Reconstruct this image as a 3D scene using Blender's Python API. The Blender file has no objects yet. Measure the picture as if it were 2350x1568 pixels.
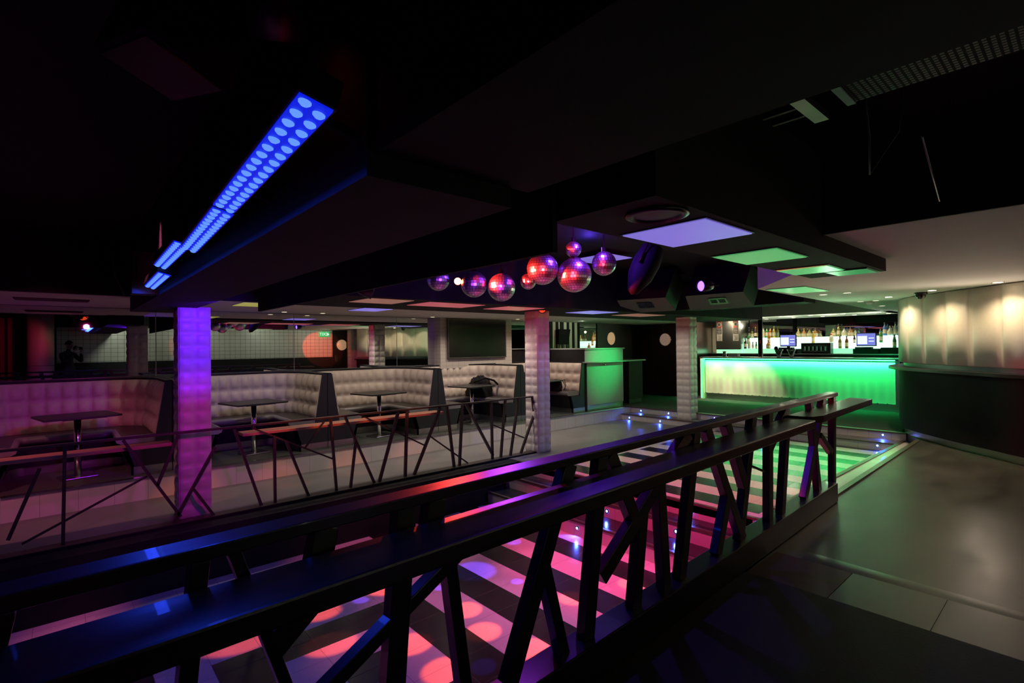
import bpy, bmesh, math, random
from mathutils import Vector, Matrix, Euler
random.seed(4)
PI=math.pi
SC=bpy.context.scene
COL=SC.collection

# ------------------------------------------------------------------ materials
def _new(name):
    m=bpy.data.materials.new(name); m.use_nodes=True
    nt=m.node_tree; b=nt.nodes['Principled BSDF']
    return m,nt,b
def M(nt,op,a,b=None,clamp=False):
    n=nt.nodes.new('ShaderNodeMath'); n.operation=op; n.use_clamp=clamp
    for i,v in enumerate((a,b)):
        if v is None: continue
        if isinstance(v,(int,float)): n.inputs[i].default_value=v
        else: nt.links.new(v,n.inputs[i])
    return n.outputs[0]
def mixc(nt,f,a,b):
    n=nt.nodes.new('ShaderNodeMix'); n.data_type='RGBA'
    if isinstance(f,(int,float)): n.inputs[0].default_value=f
    else: nt.links.new(f,n.inputs[0])
    for i,v in ((6,a),(7,b)):
        if isinstance(v,tuple): n.inputs[i].default_value=(*v,1)
        else: nt.links.new(v,n.inputs[i])
    return n.outputs[2]
def noise(nt,scale,detail=3,vec=None,stretch=None):
    n=nt.nodes.new('ShaderNodeTexNoise'); n.inputs['Scale'].default_value=scale; n.inputs['Detail'].default_value=detail
    if vec is None:
        tc=nt.nodes.new('ShaderNodeTexCoord'); vec=tc.outputs['Object']
    if stretch:
        mp=nt.nodes.new('ShaderNodeMapping'); mp.inputs['Scale'].default_value=stretch
        nt.links.new(vec,mp.inputs['Vector']); vec=mp.outputs[0]
    nt.links.new(vec,n.inputs['Vector'])
    return n.outputs[0]
def bump(nt,b,h,strength=.2,dist=.01):
    n=nt.nodes.new('ShaderNodeBump'); n.inputs['Strength'].default_value=strength; n.inputs['Distance'].default_value=dist
    nt.links.new(h,n.inputs['Height']); nt.links.new(n.outputs[0],b.inputs['Normal'])
def mat(name,col,rough=.6,metal=0,var=.15,nscale=12,spec=.5,bmp=0,stretch=None,coat=0,roughvar=0):
    m,nt,b=_new(name)
    nf=noise(nt,nscale,4,stretch=stretch)
    c=mixc(nt,nf,tuple(max(0,x*(1-var)) for x in col),tuple(min(1,x*(1+var)) for x in col))
    nt.links.new(c,b.inputs['Base Color'])
    b.inputs['Roughness'].default_value=rough; b.inputs['Metallic'].default_value=metal
    b.inputs['Specular IOR Level'].default_value=spec
    b.inputs['Coat Weight'].default_value=coat
    if roughvar:
        r=M(nt,'ADD',M(nt,'MULTIPLY',M(nt,'SUBTRACT',nf,.5),roughvar*2),rough,True); nt.links.new(r,b.inputs['Roughness'])
    if bmp: bump(nt,b,nf,bmp,.004)
    return m
def emit(name,col,strength,base=(.02,.02,.02)):
    m,nt,b=_new(name)
    nf=noise(nt,6,2)
    c=mixc(nt,nf,tuple(x*.93 for x in col),col)
    nt.links.new(c,b.inputs['Emission Color'])
    b.inputs['Base Color'].default_value=(*base,1); b.inputs['Emission Strength'].default_value=strength
    b.inputs['Roughness'].default_value=.3
    return m
def grout_mask(nt,size,axes,g,off=(0,0)):
    geo=nt.nodes.new('ShaderNodeNewGeometry'); sp=nt.nodes.new('ShaderNodeSeparateXYZ')
    nt.links.new(geo.outputs['Position'],sp.inputs[0])
    x,y,z=sp.outputs
    u,v={'xy':(x,y),'wall':(M(nt,'ADD',x,y),z)}[axes]
    res=None
    for k,(w,s) in enumerate(((u,size[0]),(v,size[1]))):
        f=M(nt,'FRACT',M(nt,'DIVIDE',M(nt,'ADD',w,100*s+off[k]),s))
        d=M(nt,'ABSOLUTE',M(nt,'SUBTRACT',f,.5))
        k2=M(nt,'GREATER_THAN',d,.5-g/s/2)
        res=k2 if res is None else M(nt,'MAXIMUM',res,k2)
    return res
def tile(name,col,grout,size,axes,g=.006,rough=.25,off=(0,0),var=.1,coat=0):
    m,nt,b=_new(name)
    gm=grout_mask(nt,size,axes,g,off)
    nf=noise(nt,5,4)
    c=mixc(nt,nf,tuple(x*(1-var) for x in col),tuple(min(1,x*(1+var)) for x in col))
    nt.links.new(mixc(nt,gm,c,grout),b.inputs['Base Color'])
    r=M(nt,'ADD',M(nt,'MULTIPLY',gm,.4),M(nt,'ADD',rough-.06,M(nt,'MULTIPLY',nf,.12))); nt.links.new(r,b.inputs['Roughness'])
    b.inputs['Coat Weight'].default_value=coat
    bump(nt,b,M(nt,'MULTIPLY',gm,-1),.3,.003)
    return m
def glass(name,col,rough=.02):
    m,nt,b=_new(name)
    b.inputs['Base Color'].default_value=(*col,1); b.inputs['Transmission Weight'].default_value=1
    b.inputs['Roughness'].default_value=rough; b.inputs['IOR'].default_value=1.45
    return m

BLACK=mat('black paint',(.012,.011,.013),.75,var=.4,spec=.25,bmp=.2)
CEILB=mat('black plasterboard',(.022,.02,.024),.8,var=.35,nscale=5,spec=.2,bmp=.3)
DGREY=mat('dark laminate',(.03,.031,.036),.45,var=.2)
TABLE=mat('dark table laminate',(.014,.012,.012),.42,var=.2,spec=.35)
NAVY=mat('charcoal laminate',(.012,.0125,.017),.4,var=.15,nscale=20)
WHITEC=mat('white ceiling paint',(.74,.71,.66),.8,var=.06,nscale=3,spec=.3)
CREAM=mat('cream vinyl padding',(.60,.54,.44),.42,var=.06,nscale=25,bmp=.05)
CREAMW=mat('ribbed cream panel',(.62,.60,.50),.5,var=.05)
PADW=mat('white quilted vinyl',(.62,.59,.55),.38,var=.05,nscale=18,bmp=.05)
TUFT=mat('taupe tufted velour',(.40,.33,.275),.55,var=.12,nscale=40,bmp=.1)
SEAT=mat('dark brown seat vinyl',(.022,.017,.015),.38,var=.25,nscale=10,bmp=.15)
PIPE=mat('seat edge vinyl',(.16,.15,.15),.3,var=.2)
STEEL=mat('brushed steel',(.50,.49,.47),.28,1,var=.15,nscale=8,stretch=(1,1,40))
CHROME=mat('chrome',(.7,.7,.72),.12,1,var=.05)
DARKMET=mat('dark metal',(.05,.05,.055),.35,.8,var=.2)
RAILW=mat('dark varnished timber',(.022,.014,.012),.33,var=.5,nscale=6,stretch=(1,14,14),bmp=.12,coat=.15,roughvar=.08)
RAILP=mat('black painted post',(.014,.012,.013),.3,var=.4,nscale=10,bmp=.15,coat=.15)
RAILB=mat('brown bronze rail bar',(.045,.032,.026),.45,.2,var=.35,nscale=30)
LEDGE=mat('varnished red timber ledge',(.40,.19,.12),.35,var=.3,nscale=8,stretch=(2,12,12))
CARPET=mat('grey carpet',(.060,.064,.060),.95,var=.5,nscale=220,bmp=.5,spec=.1)
CARPETD=mat('black rubber floor',(.02,.02,.02),.7,var=.4,nscale=90,bmp=.3,spec=.25)
VINYL=mat('worn grey vinyl floor',(.052,.050,.040),.38,var=.6,nscale=1.6,stretch=(1,2.5,1),roughvar=.14)
CONC=mat('grey vinyl walkway',(.15,.14,.14),.42,var=.25,nscale=6,roughvar=.15,bmp=.04)
TILEW=tile('white floor tile',(.66,.6,.58),(.35,.32,.31),(.3,.3),'xy',.004,.22)
TILEK=tile('black floor tile',(.016,.016,.018),(.03,.03,.03),(.3,.3),'xy',.004,.2)
PITW=tile('white dance floor tile',(.66,.58,.58),(.30,.24,.26),(.315,.315),'xy',.004,.26,off=(-.455+.315,-.115))
PITK=tile('black dance floor tile',(.016,.014,.018),(.03,.03,.03),(.315,.315),'xy',.004,.25,off=(-.455+.315,-.115))
RISER=tile('white riser tile',(.60,.56,.53),(.30,.28,.27),(.3,.3),'wall',.004,.3,off=(0,.02))
NOSE=mat('bronze nosing strip',(.16,.13,.10),.35,.6,var=.2)
WALLT=tile('white quilted wall tile',(.52,.50,.46),(.07,.065,.06),(.155,.125),'wall',.008,.4)
PILT=tile('cream wall tile',(.42,.37,.32),(.22,.19,.17),(.15,.075),'wall',.004,.4)
MIRROR=mat('mirror glass',(.66,.68,.67),.012,1,var=.01)
MEDGE=mat('mirror edge',(.30,.36,.34),.2,.3,var=.1)
BALL=mat('mirror ball facets',(.86,.86,.88),.30,1,var=.03)
TVS=mat('tv screen glass',(.010,.009,.008),.12,var=.1,spec=.8)
TVF=mat('tv frame',(.10,.09,.08),.3,.5)
STRW=mat('white stripe paint',(.62,.60,.52),.5,var=.06)
CABG=mat('grey green cabinet laminate',(.26,.28,.27),.42,var=.1,nscale=15)
WDOOR=mat('black door laminate',(.016,.014,.013),.4,var=.3,nscale=10)
JACKET=mat('black jacket cloth',(.008,.007,.008),.85,spec=.12,var=.6,nscale=22,bmp=.7)
RED=mat('red sign paint',(.55,.08,.05),.4)
PAPER=mat('white paper',(.75,.72,.66),.6)
INK=mat('black ink',(.015,.015,.015),.5)
CURT=mat('red curtain',(.16,.012,.04),.8,var=.3)
SKIN=mat('skin',(.5,.3,.22),.5,var=.1)
CLOTH=mat('black shirt cloth',(.015,.015,.016),.8)
HAIR=mat('dark hair',(.02,.014,.01),.6)
VENTC=mat('vent casing',(.14,.13,.13),.8,spec=.2)
PANELF=mat('clear panel frame',(.05,.05,.05),.3)
GLOWW=emit('glowing white shelf',(.52,1,.76),1.5,(.6,.6,.6))
GLOWG=emit('glowing green shelf',(.25,1,.52),1.0,(.6,.6,.6))
LEDG=emit('green led tape',(.05,1,.32),9)
ENDGLOW=emit('green end glow',(.12,1,.40),1.6)
LEDB=emit('blue step light lens',(.10,.20,1),40)
LEDR=emit('red light lens',(1,.10,.03),60)
BARFACE=emit('blue batten face',(.004,.02,1),.75)
BARLENS=emit('blue batten lens',(.09,.22,1),1.5)
DOWNL=emit('downlight lamp',(1,.86,.60),14)
DOWND=emit('dim downlight lamp',(1,.82,.55),2.2)
LILAC=emit('lilac acrylic panel',(.30,.24,1),.62,(.4,.4,.4))  # weak glow of the acrylic sheets includes colour they only reflect
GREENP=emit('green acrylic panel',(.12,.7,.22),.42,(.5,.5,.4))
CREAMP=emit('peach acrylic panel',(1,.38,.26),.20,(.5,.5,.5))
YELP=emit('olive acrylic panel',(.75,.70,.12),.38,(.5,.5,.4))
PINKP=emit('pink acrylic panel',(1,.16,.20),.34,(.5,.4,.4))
SCREEN=emit('till screen',(.25,.28,.9),.85)
SCREENW=emit('till screen white',(.75,.85,1),1.3)
EXITG=emit('exit sign green',(.03,.75,.18),.9)
EXITW=emit('exit sign white',(.8,1,.85),1.6)
VIOL=emit('violet lamp lens',(.22,.10,1),4)
REDDIM=emit('red beacon lens',(1,.07,.02),.9)

# ------------------------------------------------------------------ mesh helpers
class MB:
    def __init__(s): s.bm=bmesh.new(); s.mats=[]; s.cur=0
    def use(s,m):
        if m not in s.mats: s.mats.append(m)
        s.cur=s.mats.index(m); return s
    def _tag(s,n0):
        s.bm.faces.ensure_lookup_table()
        for f in s.bm.faces[n0:]: f.material_index=s.cur
    def face(s,pts):
        f=s.bm.faces.new([s.bm.verts.new(p) for p in pts]); f.material_index=s.cur; return f
    def box(s,x0,x1,y0,y1,z0,z1,bev=0,mtx=None):
        n0=len(s.bm.faces)
        r=bmesh.ops.create_cube(s.bm,size=1)
        vs=r['verts']
        for v in vs: v.co=Vector(((x0+x1)/2+v.co.x*(x1-x0),(y0+y1)/2+v.co.y*(y1-y0),(z0+z1)/2+v.co.z*(z1-z0)))
        if bev:
            es=list({e for v in vs for e in v.link_edges})
            rr=bmesh.ops.bevel(s.bm,geom=es,offset=bev,segments=2,affect='EDGES',profile=.5)
            vs=list({v for f in rr['faces'] for v in f.verts}|{v for v in vs if v.is_valid})
        if mtx: bmesh.ops.transform(s.bm,matrix=mtx,verts=vs)
        s._tag(n0); return s
    def bar(s,p,q,w,h,up=(0,0,1),bev=0):
        p=Vector(p); q=Vector(q); d=q-p; L=d.length; d.normalize()
        u=Vector(up); 
        if abs(u.dot(d))>.98: u=Vector((0,1,0))
        a=d.cross(u).normalized(); b=a.cross(d).normalized()
        m=Matrix((( d.x,a.x,b.x,(p.x+q.x)/2),(d.y,a.y,b.y,(p.y+q.y)/2),(d.z,a.z,b.z,(p.z+q.z)/2),(0,0,0,1)))
        return s.box(-L/2,L/2,-w/2,w/2,-h/2,h/2,bev,m)
    def lathe(s,prof,c=(0,0,0),seg=20,mtx=None,flat=False):
        n0=len(s.bm.faces); rings=[]; allv=[]
        for r,z in prof:
            if r<1e-6: v=s.bm.verts.new((c[0],c[1],c[2]+z)); rings.append([v]); allv.append(v)
            else:
                ring=[s.bm.verts.new((c[0]+r*math.cos(2*PI*i/seg),c[1]+r*math.sin(2*PI*i/seg),c[2]+z)) for i in range(seg)]
                rings.append(ring); allv+=ring
        for a,b in zip(rings,rings[1:]):
            for i in range(seg):
                j=(i+1)%seg
                if len(a)==1 and len(b)==1: continue
                if len(a)==1: f=s.bm.faces.new((a[0],b[j],b[i]))
                elif len(b)==1: f=s.bm.faces.new((a[i],a[j],b[0]))
                else: f=s.bm.faces.new((a[i],a[j],b[j],b[i]))
                f.smooth=not flat
        if mtx: bmesh.ops.transform(s.bm,matrix=mtx,verts=allv)
        s._tag(n0); return s
    def cyl(s,p,q,r,seg=14,r2=None):
        p=Vector(p); q=Vector(q); d=q-p
        m=Matrix.Translation(p)@d.to_track_quat('Z','Y').to_matrix().to_4x4()
        r2=r if r2 is None else r2; L=d.length
        return s.lathe([(0,0),(r,0),(r,0),(r2,L),(r2,L),(0,L)],seg=seg,mtx=m)
    def tube(s,pts,r,seg=6):
        pts=[Vector(p) for p in pts]; rings=[]; n0=len(s.bm.faces)
        for i,p in enumerate(pts):
            d=(pts[min(i+1,len(pts)-1)]-pts[max(i-1,0)]).normalized()
            u=Vector((0,0,1)) if abs(d.z)<.95 else Vector((1,0,0))
            a=d.cross(u).normalized(); b=a.cross(d)
            rings.append([s.bm.verts.new(p+a*r*math.cos(2*PI*k/seg)+b*r*math.sin(2*PI*k/seg)) for k in range(seg)])
        for A,B in zip(rings,rings[1:]):
            for k in range(seg):
                f=s.bm.faces.new((A[k],A[(k+1)%seg],B[(k+1)%seg],B[k])); f.smooth=True
        s.bm.faces.new(rings[0][::-1]); s.bm.faces.new(rings[-1]); s._tag(n0); return s
    def grid(s,rows,smooth=True,close=False):
        n0=len(s.bm.faces)
        V=[[s.bm.verts.new(p) for p in r] for r in rows]
        for a,b in zip(V,V[1:]):
            n=len(a)
            for i in range(n if close else n-1):
                f=s.bm.faces.new((a[i],a[(i+1)%n],b[(i+1)%n],b[i])); f.smooth=smooth
        s._tag(n0); return s
    def prism(s,poly,z0,z1,plane='xy'):
        n0=len(s.bm.faces)
        def P(a,b,c): return {'xy':(a,b,c),'xz':(a,c,b),'yz':(c,a,b)}[plane]
        A=[s.bm.verts.new(P(a,b,z0)) for a,b in poly]; B=[s.bm.verts.new(P(a,b,z1)) for a,b in poly]
        s.bm.faces.new(A[::-1]); s.bm.faces.new(B)
        n=len(poly)
        for i in range(n): s.bm.faces.new((A[i],A[(i+1)%n],B[(i+1)%n],B[i]))
        s._tag(n0); return s
    def mesh(s,name,m=None,recalc=True):
        if recalc: bmesh.ops.recalc_face_normals(s.bm,faces=s.bm.faces[:])
        me=bpy.data.meshes.new(name); s.bm.to_mesh(me); s.bm.free()
        ms=s.mats if s.mats else [m]
        for x in ms: me.materials.append(x)
        return me
    def build(s,name,m=None,parent=None,recalc=True):
        return link(name,s.mesh(name,m,recalc),parent)
def link(name,me,parent=None):
    o=bpy.data.objects.new(name,me); COL.objects.link(o)
    if parent: o.parent=parent
    return o
def tag(o,label=None,cat=None,group=None,kind=None):
    if label: o['label']=label
    if cat: o['category']=cat
    if group: o['group']=group
    if kind: o['kind']=kind
    return o
def empty(name,loc,label,cat,group=None,rz=0):
    o=bpy.data.objects.new(name,None); COL.objects.link(o); o.location=loc; o.rotation_euler=(0,0,rz)
    o.empty_display_size=.1
    return tag(o,label,cat,group)
def dup(o,loc=None,rz=None,label=None,group=None,parent=None):
    c=o.copy(); COL.objects.link(c)
    if parent: c.parent=parent
    if loc is not None: c.location=loc
    if rz is not None: c.rotation_euler=(0,0,rz)
    if label: c['label']=label
    if group: c['group']=group
    for ch in list(o.children): dup(ch,parent=c)
    return c
def struct(name,mb,m=None,label=None):
    o=mb.build(name,m); o['kind']='structure'
    if label: o['label']=label
    return o
def catmull(P,n):
    out=[]
    for i in range(len(P)-1):
        p0=P[max(i-1,0)];p1=P[i];p2=P[i+1];p3=P[min(i+2,len(P)-1)]
        for k in range(n):
            t=k/n
            out.append(tuple(.5*((2*p1[j])+(-p0[j]+p2[j])*t+(2*p0[j]-5*p1[j]+4*p2[j]-p3[j])*t*t+(-p0[j]+3*p1[j]-3*p2[j]+p3[j])*t**3) for j in range(len(p1))))
    out.append(tuple(P[-1])); return out
def quilt_face(mb,o,u,v,nrm,nu,nv,du,dv,amp,k=6):
    """pillowed panel: o origin, u/v unit directions, nu x nv cushions of du x dv"""
    o=Vector(o);u=Vector(u);v=Vector(v);n=Vector(nrm); rows=[]
    for j in range(nv*k+1):
        r=[]
        for i in range(nu*k+1):
            h=amp*(abs(math.sin(PI*i/k))**.45)*(abs(math.sin(PI*j/k))**.45)
            r.append(o+u*(du*i/k)+v*(dv*j/k)+n*h)
        rows.append(r)
    mb.grid(rows)
def quilt_column(x0,x1,y0,y1,z0,z1,nv,name,label):
    mb=MB(); t=.02
    mb.use(PADW); mb.box(x0+t,x1-t,y0+t,y1-t,z0,z1)
    du=(x1-x0)/2; dv=(z1-z0)/nv; dw=(y1-y0)/2
    quilt_face(mb,(x0,y0+.012,z0),(1,0,0),(0,0,1),(0,-1,0),2,nv,du,dv,.022)
    quilt_face(mb,(x0,y1-.012,z0),(1,0,0),(0,0,1),(0,1,0),2,nv,du,dv,.016)
    quilt_face(mb,(x0+.012,y0,z0),(0,1,0),(0,0,1),(-1,0,0),2,nv,dw,dv,.022)
    quilt_face(mb,(x1-.012,y0,z0),(0,1,0),(0,0,1),(1,0,0),2,nv,dw,dv,.016)
    o=mb.build(name,recalc=False); o['kind']='structure'; o['label']=label
    return o

ZW=-.25; ZP=-.75; YB=8.65
# ------------------------------------------------------------------ setting: floors
mb=MB(); mb.prism([(-4,-2),(14.4,-2),(14.4,2.3),(10.1,2.05),(9.3,1.68),(5.2,1.66),(-4,1.1)],-.12,0)
struct('floor_right',mb,VINYL)
mb=MB(); mb.prism([(-4,-2),(3.2,-2),(3.2,1.46),(-4,1.2)],0.0,.006)
struct('floor_rubber_mat',mb,CARPETD)
mb=MB()
for y0,y1 in ((-.9,-.41),(-.405,.07),(.075,.548),(.553,1.0)): mb.box(3.203,3.66,y0,y1,0,.004)
struct('floor_vinyl_strip',mb,VINYL)
mb=MB(); mb.box(3.203,3.66,1.004,1.45,0,.004); struct('floor_worn_patch',mb,mat('worn dark red paint',(.05,.012,.014),.6,var=.7,nscale=9))
mb=MB(); mb.use(VINYL)
rows=[]
for k in range(7):
    t=k/6; rows.append([(3.665+(.06+.10*(j/6)**.5)*t,y,.001+(.003+.005*j/6)*math.sin(PI*min(t,.999))) for j,y in enumerate((-.9,-.3,.2,.6,.9,1.1,1.3))])
mb.grid(rows); struct('floor_lifted_edge',mb)
mb=MB(); mb.box(-4,9.9,7.1,8.7,-.25,0); struct('floor_booth_platform',mb,CARPET)
mb=MB(); mb.prism([(9.94,8.7),(9.94,1.9),(10.1,2.0),(14.4,2.2),(14.4,8.7)],-.26,0); struct('floor_bar_carpet',mb,CARPET)
# walkway and striped platform
mb=MB(); mb.box(-4,5.0,5.80,7.15,ZW-.1,ZW); mb.box(5.0,9.9,5.1,7.15,ZW-.1,ZW); struct('floor_walkway',mb,CONC)
mb=MB()
x=5.0; y0,y1=1.95,5.1
mb.use(TILEW)
mb.box(5.0,9.9,2.2,5.1,ZW-.1,ZW-.004)
def quad(x0,x1,ya,yb,z): mb.face([(x0,ya,z),(x1,ya,z),(x1,yb,z),(x0,yb,z)])
bars=[(5.14+.6*i,5.44+.6*i) for i in range(8)]
quad(5.0,9.9,1.6,2.2,ZW); quad(5.0,9.9,4.84,5.1,ZW)
xs=5.0
for a,b in bars:
    mb.use(TILEW); quad(xs,a,2.2,4.84,ZW); mb.use(TILEK); quad(a,b,2.2,4.84,ZW); xs=b
mb.use(TILEW); quad(xs,9.9,2.2,4.84,ZW)
struct('floor_striped_platform',mb)
# dance floor: squares of concentric black and white tiles, then cross stripes towards the steps
mb=MB(); T=.315; cx,cy=.455+3.5*T,.115+T*10
def is_white(ix,iy):
    if ix>=7:
        return (ix-7)%2==1
    dx=(ix-3)
    dx=((dx+4)%8)-4; dy=((iy-10+4)%8)-4
    d=max(abs(dx),abs(dy)); return d%2==1 if iy<16 else iy>16
for ix in range(-14,13):
    for iy in range(3,18):
        xa=.455+ix*T; ya=.115+(iy-.5)*T
        xb=xa+T; yb=ya+T
        xb=min(xb,4.45); yb=min(yb,5.57)
        if xa>=4.45 or ya>=5.56: continue
        mb.use(PITW if is_white(ix,iy) else PITK)
        mb.face([(xa,ya,ZP),(xb,ya,ZP),(xb,yb,ZP),(xa,yb,ZP)])
struct('floor_dance',mb)
# steps from the dance floor up to the striped platform
def step_run(name,x0,x1,ya,yb,z0,z1,m_top,nose_x=True):
    mb=MB(); mb.use(RISER); mb.box(x0,x1,ya,yb,z0,z1-.012); mb.use(m_top); mb.box(x0-.0,x1,ya,yb,z1-.012,z1)
    mb.use(NOSE); mb.box(x0-.012,x0+.03,ya,yb,z1-.022,z1+.003)
    return struct(name,mb)
step_run('floor_step_lowest_pit',4.42,4.78,1.5,5.75,ZP,-.575,TILEK)
step_run('floor_step_upper_pit',4.75,5.02,1.5,5.75,ZP,-.41,TILEK)
mb=MB(); mb.use(RISER); mb.box(5.0,5.12,1.5,5.75,ZP,ZW-.005); mb.use(NOSE); mb.box(4.99,5.03,1.6,5.75,ZW-.02,ZW+.003); struct('trim_platform_riser',mb)
# pit walls
mb=MB(); mb.box(-4,5.05,5.56,5.8,ZP-.05,ZW-.005); mb.box(5.05,5.6,5.72,5.8,ZP-.05,ZW-.005); struct('wall_pit_far',mb,BLACK)
mb=MB(); mb.prism([(-4,1.05),(5.3,1.57),(5.3,1.68),(-4,1.16)],ZP-.05,0); struct('wall_pit_near',mb,BLACK)
mb=MB(); mb.box(-4.1,-4,1,5.8,ZP-.05,0); struct('wall_pit_end',mb,BLACK)
# kerb in front of the booths
mb=MB(); mb.use(RISER); mb.box(-.45,9.9,7.07,7.12,ZW,-.006); mb.use(STEEL); mb.box(-.45,9.9,7.055,7.13,-.006,.004); struct('trim_booth_kerb',mb)
mb=MB(); mb.use(RISER); mb.prism([(-.45,7.07),(-.45,7.12),(-.95,6.2),(-1.0,6.25)],ZW,0); struct('trim_kerb_return',mb)
# back steps up to the bar
def back_step(name,x0,x1,z0,z1):
    mb=MB(); mb.use(RISER); mb.box(x0,x1,1.95,7.1,z0,z1-.012); mb.use(CONC); mb.box(x0,x1,1.95,7.1,z1-.012,z1)
    mb.use(NOSE); mb.box(x0-.012,x0+.03,1.95,7.1,z1-.02,z1+.003); struct(name,mb)
back_step('floor_step_lower_bar',9.5,9.88,ZW,-.125)
back_step('floor_step_upper_bar',9.86,9.95,ZW,0.001)
# side steps to the right floor
mb=MB(); mb.use(RISER); mb.prism([(5.0,2.0),(10.0,1.98),(10.0,1.6),(5.2,1.5),(5.0,1.55)],ZW,-.135); mb.use(TILEW); mb.prism([(5.0,2.0),(10.0,1.98),(10.0,1.6),(5.2,1.5),(5.0,1.55)],-.135,-.125)
mb.use(NOSE); mb.bar((5.0,2.0,-.125),(9.85,1.98,-.125),.05,.02); struct('floor_side_step',mb)
mb=MB(); mb.use(NOSE); mb.bar((5.36,1.62,.004),(9.25,1.69,.004),.055,.022); struct('trim_side_nosing',mb)

# ------------------------------------------------------------------ setting: walls
mb=MB(); mb.box(-4,14.4,8.7,8.8,-.3,2.6); struct('wall_left',mb,BLACK)
mb=MB(); mb.box(14.32,14.4,-2,8.8,-.3,2.6); struct('wall_far',mb,BLACK)
mb=MB(); mb.box(-4.1,-4,-2,8.8,-.8,2.6); struct('wall_back',mb,BLACK)
YR=-1.55
mb=MB(); mb.use(BLACK); mb.box(-4,14.4,YR-.1,YR,0,1.1); mb.use(WALLT); mb.box(-.1,7.62,YR-.1,YR+.005,1.1,2.09); mb.use(BLACK); mb.box(-4,-.1,YR-.1,YR,1.1,2.6); mb.box(-.1,14.4,YR-.1,YR,2.09,2.6); mb.box(7.62,14.4,YR-.1,YR,1.1,2.09)
struct('wall_right',mb)
mb=MB(); mb.box(12.7,12.78,7.15,8.7,0,2.1); struct('wall_beside_bar',mb,WDOOR)
mb=MB(); mb.box(12.75,14.32,7.2,7.28,0,2.1); struct('wall_bar_end',mb,STEEL)
# dark dado and striped wall behind booth five
mb=MB(); mb.box(8.44,10.55,8.55,8.66,0,1.35); struct('wall_dado',mb,BLACK)
mb=MB()
n=11; w=(9.86-8.78)/n
for i in range(n):
    mb.use(STRW if i%2 else BLACK); mb.box(8.78+i*w,8.78+(i+1)*w,8.6,8.66,1.35,2.05)
struct('wall_striped',mb)
mb=MB(); mb.box(5.55,7.40,8.42,8.7,1.0,2.02); struct('wall_tile_pillar',mb,PILT)

# ------------------------------------------------------------------ ceilings
mb=MB(); mb.box(-4.1,14.4,-2,8.8,2.6,2.7); struct('ceiling',mb,BLACK)
def beam(name,x0,x1,y0,y1,z0,m=CEILB,z1=2.6):
    mb=MB(); mb.box(x0,x1,y0,y1,z0,z1); return struct(name,mb,m)
beam('ceiling_beam_low',.56,1.03,1.165,6.9,1.85)
beam('ceiling_beam_high',.583,1.10,-1.5,1.165,1.91)
beam('ceiling_beam_mid',1.66,1.69,1.60,6.2,1.85)
beam('ceiling_panel_walk',1.71,5.0,1.1,1.65,2.0)
beam('ceiling_beam_column',1.9,12.4,5.15,6.66,1.98)
beam('ceiling_beam_cross',8.6,9.1,2.95,5.15,2.06)
beam('ceiling_soffit_edge',-4,12.7,6.66,6.76,2.0)
beam('ceiling_soffit_booth',-4,12.7,6.76,8.7,2.0,WHITEC)
mb=MB(); mb.prism([(3.55,-1.6),(14.32,-1.6),(14.32,3.1),(6.5,2.75),(5.0,1.66),(3.55,1.66)],2.1,2.6); struct('ceiling_white',mb,WHITEC)
beam('ceiling_white_edge',3.53,3.55,-1.6,1.66,2.095,BLACK); beam('ceiling_white_side',3.55,5.0,1.66,1.68,2.095,BLACK)
beam('ceiling_bar_soffit',13.45,14.32,2.9,7.25,2.1,WHITEC)
beam('ceiling_door_soffit',12.0,13.45,6.3,8.7,2.07,WHITEC)

# ------------------------------------------------------------------ columns
quilt_column(.865,1.15,5.97,6.25,ZW,1.86,16,'column','white quilted column under violet light beside the first booths')
quilt_column(5.57,5.85,5.73,6.03,ZW,2.0,17,'column','white quilted column at the far end of the black railing')
quilt_column(9.62,9.93,5.45,5.76,-.13,2.08,16,'column','white quilted column standing on the steps before the bar')
quilt_column(1.38,1.74,-.72,-.4,0,2.0,14,'column','white quilted column behind the viewpoint, seen in the mirror by the violet column')
quilt_column(7.80,8.12,-.62,-.3,0,2.1,14,'column','white quilted column between porthole door and curved wall, seen in the mirror')

# ------------------------------------------------------------------ wall mirrors
for i,(a,b) in enumerate(((-3.0,-.88),(-.88,.99),(.99,2.86),(2.86,4.73),(4.73,5.55),(7.40,8.78),(9.86,10.56))):
    nm=['at far left over the first bench','over the red lit first booth','behind the second booth and violet column','over the third booth','beside the tiled television pillar','between television pillar and striped wall','between striped wall and porthole door'][i]
    mb=MB(); z0=1.35 if i>4 else 1.0
    o=MB().use(MIRROR).box(a+.004,b-.004,YB,YB+.02,z0,1.995).build('wall_mirror_panel')
    tag(o,'tall frameless wall mirror panel '+nm,'mirror','wall mirrors')
    e=MB().box(b-.004,b+.002,YB-.003,YB+.02,z0,1.995).build('polished_edge',MEDGE,o)
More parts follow.
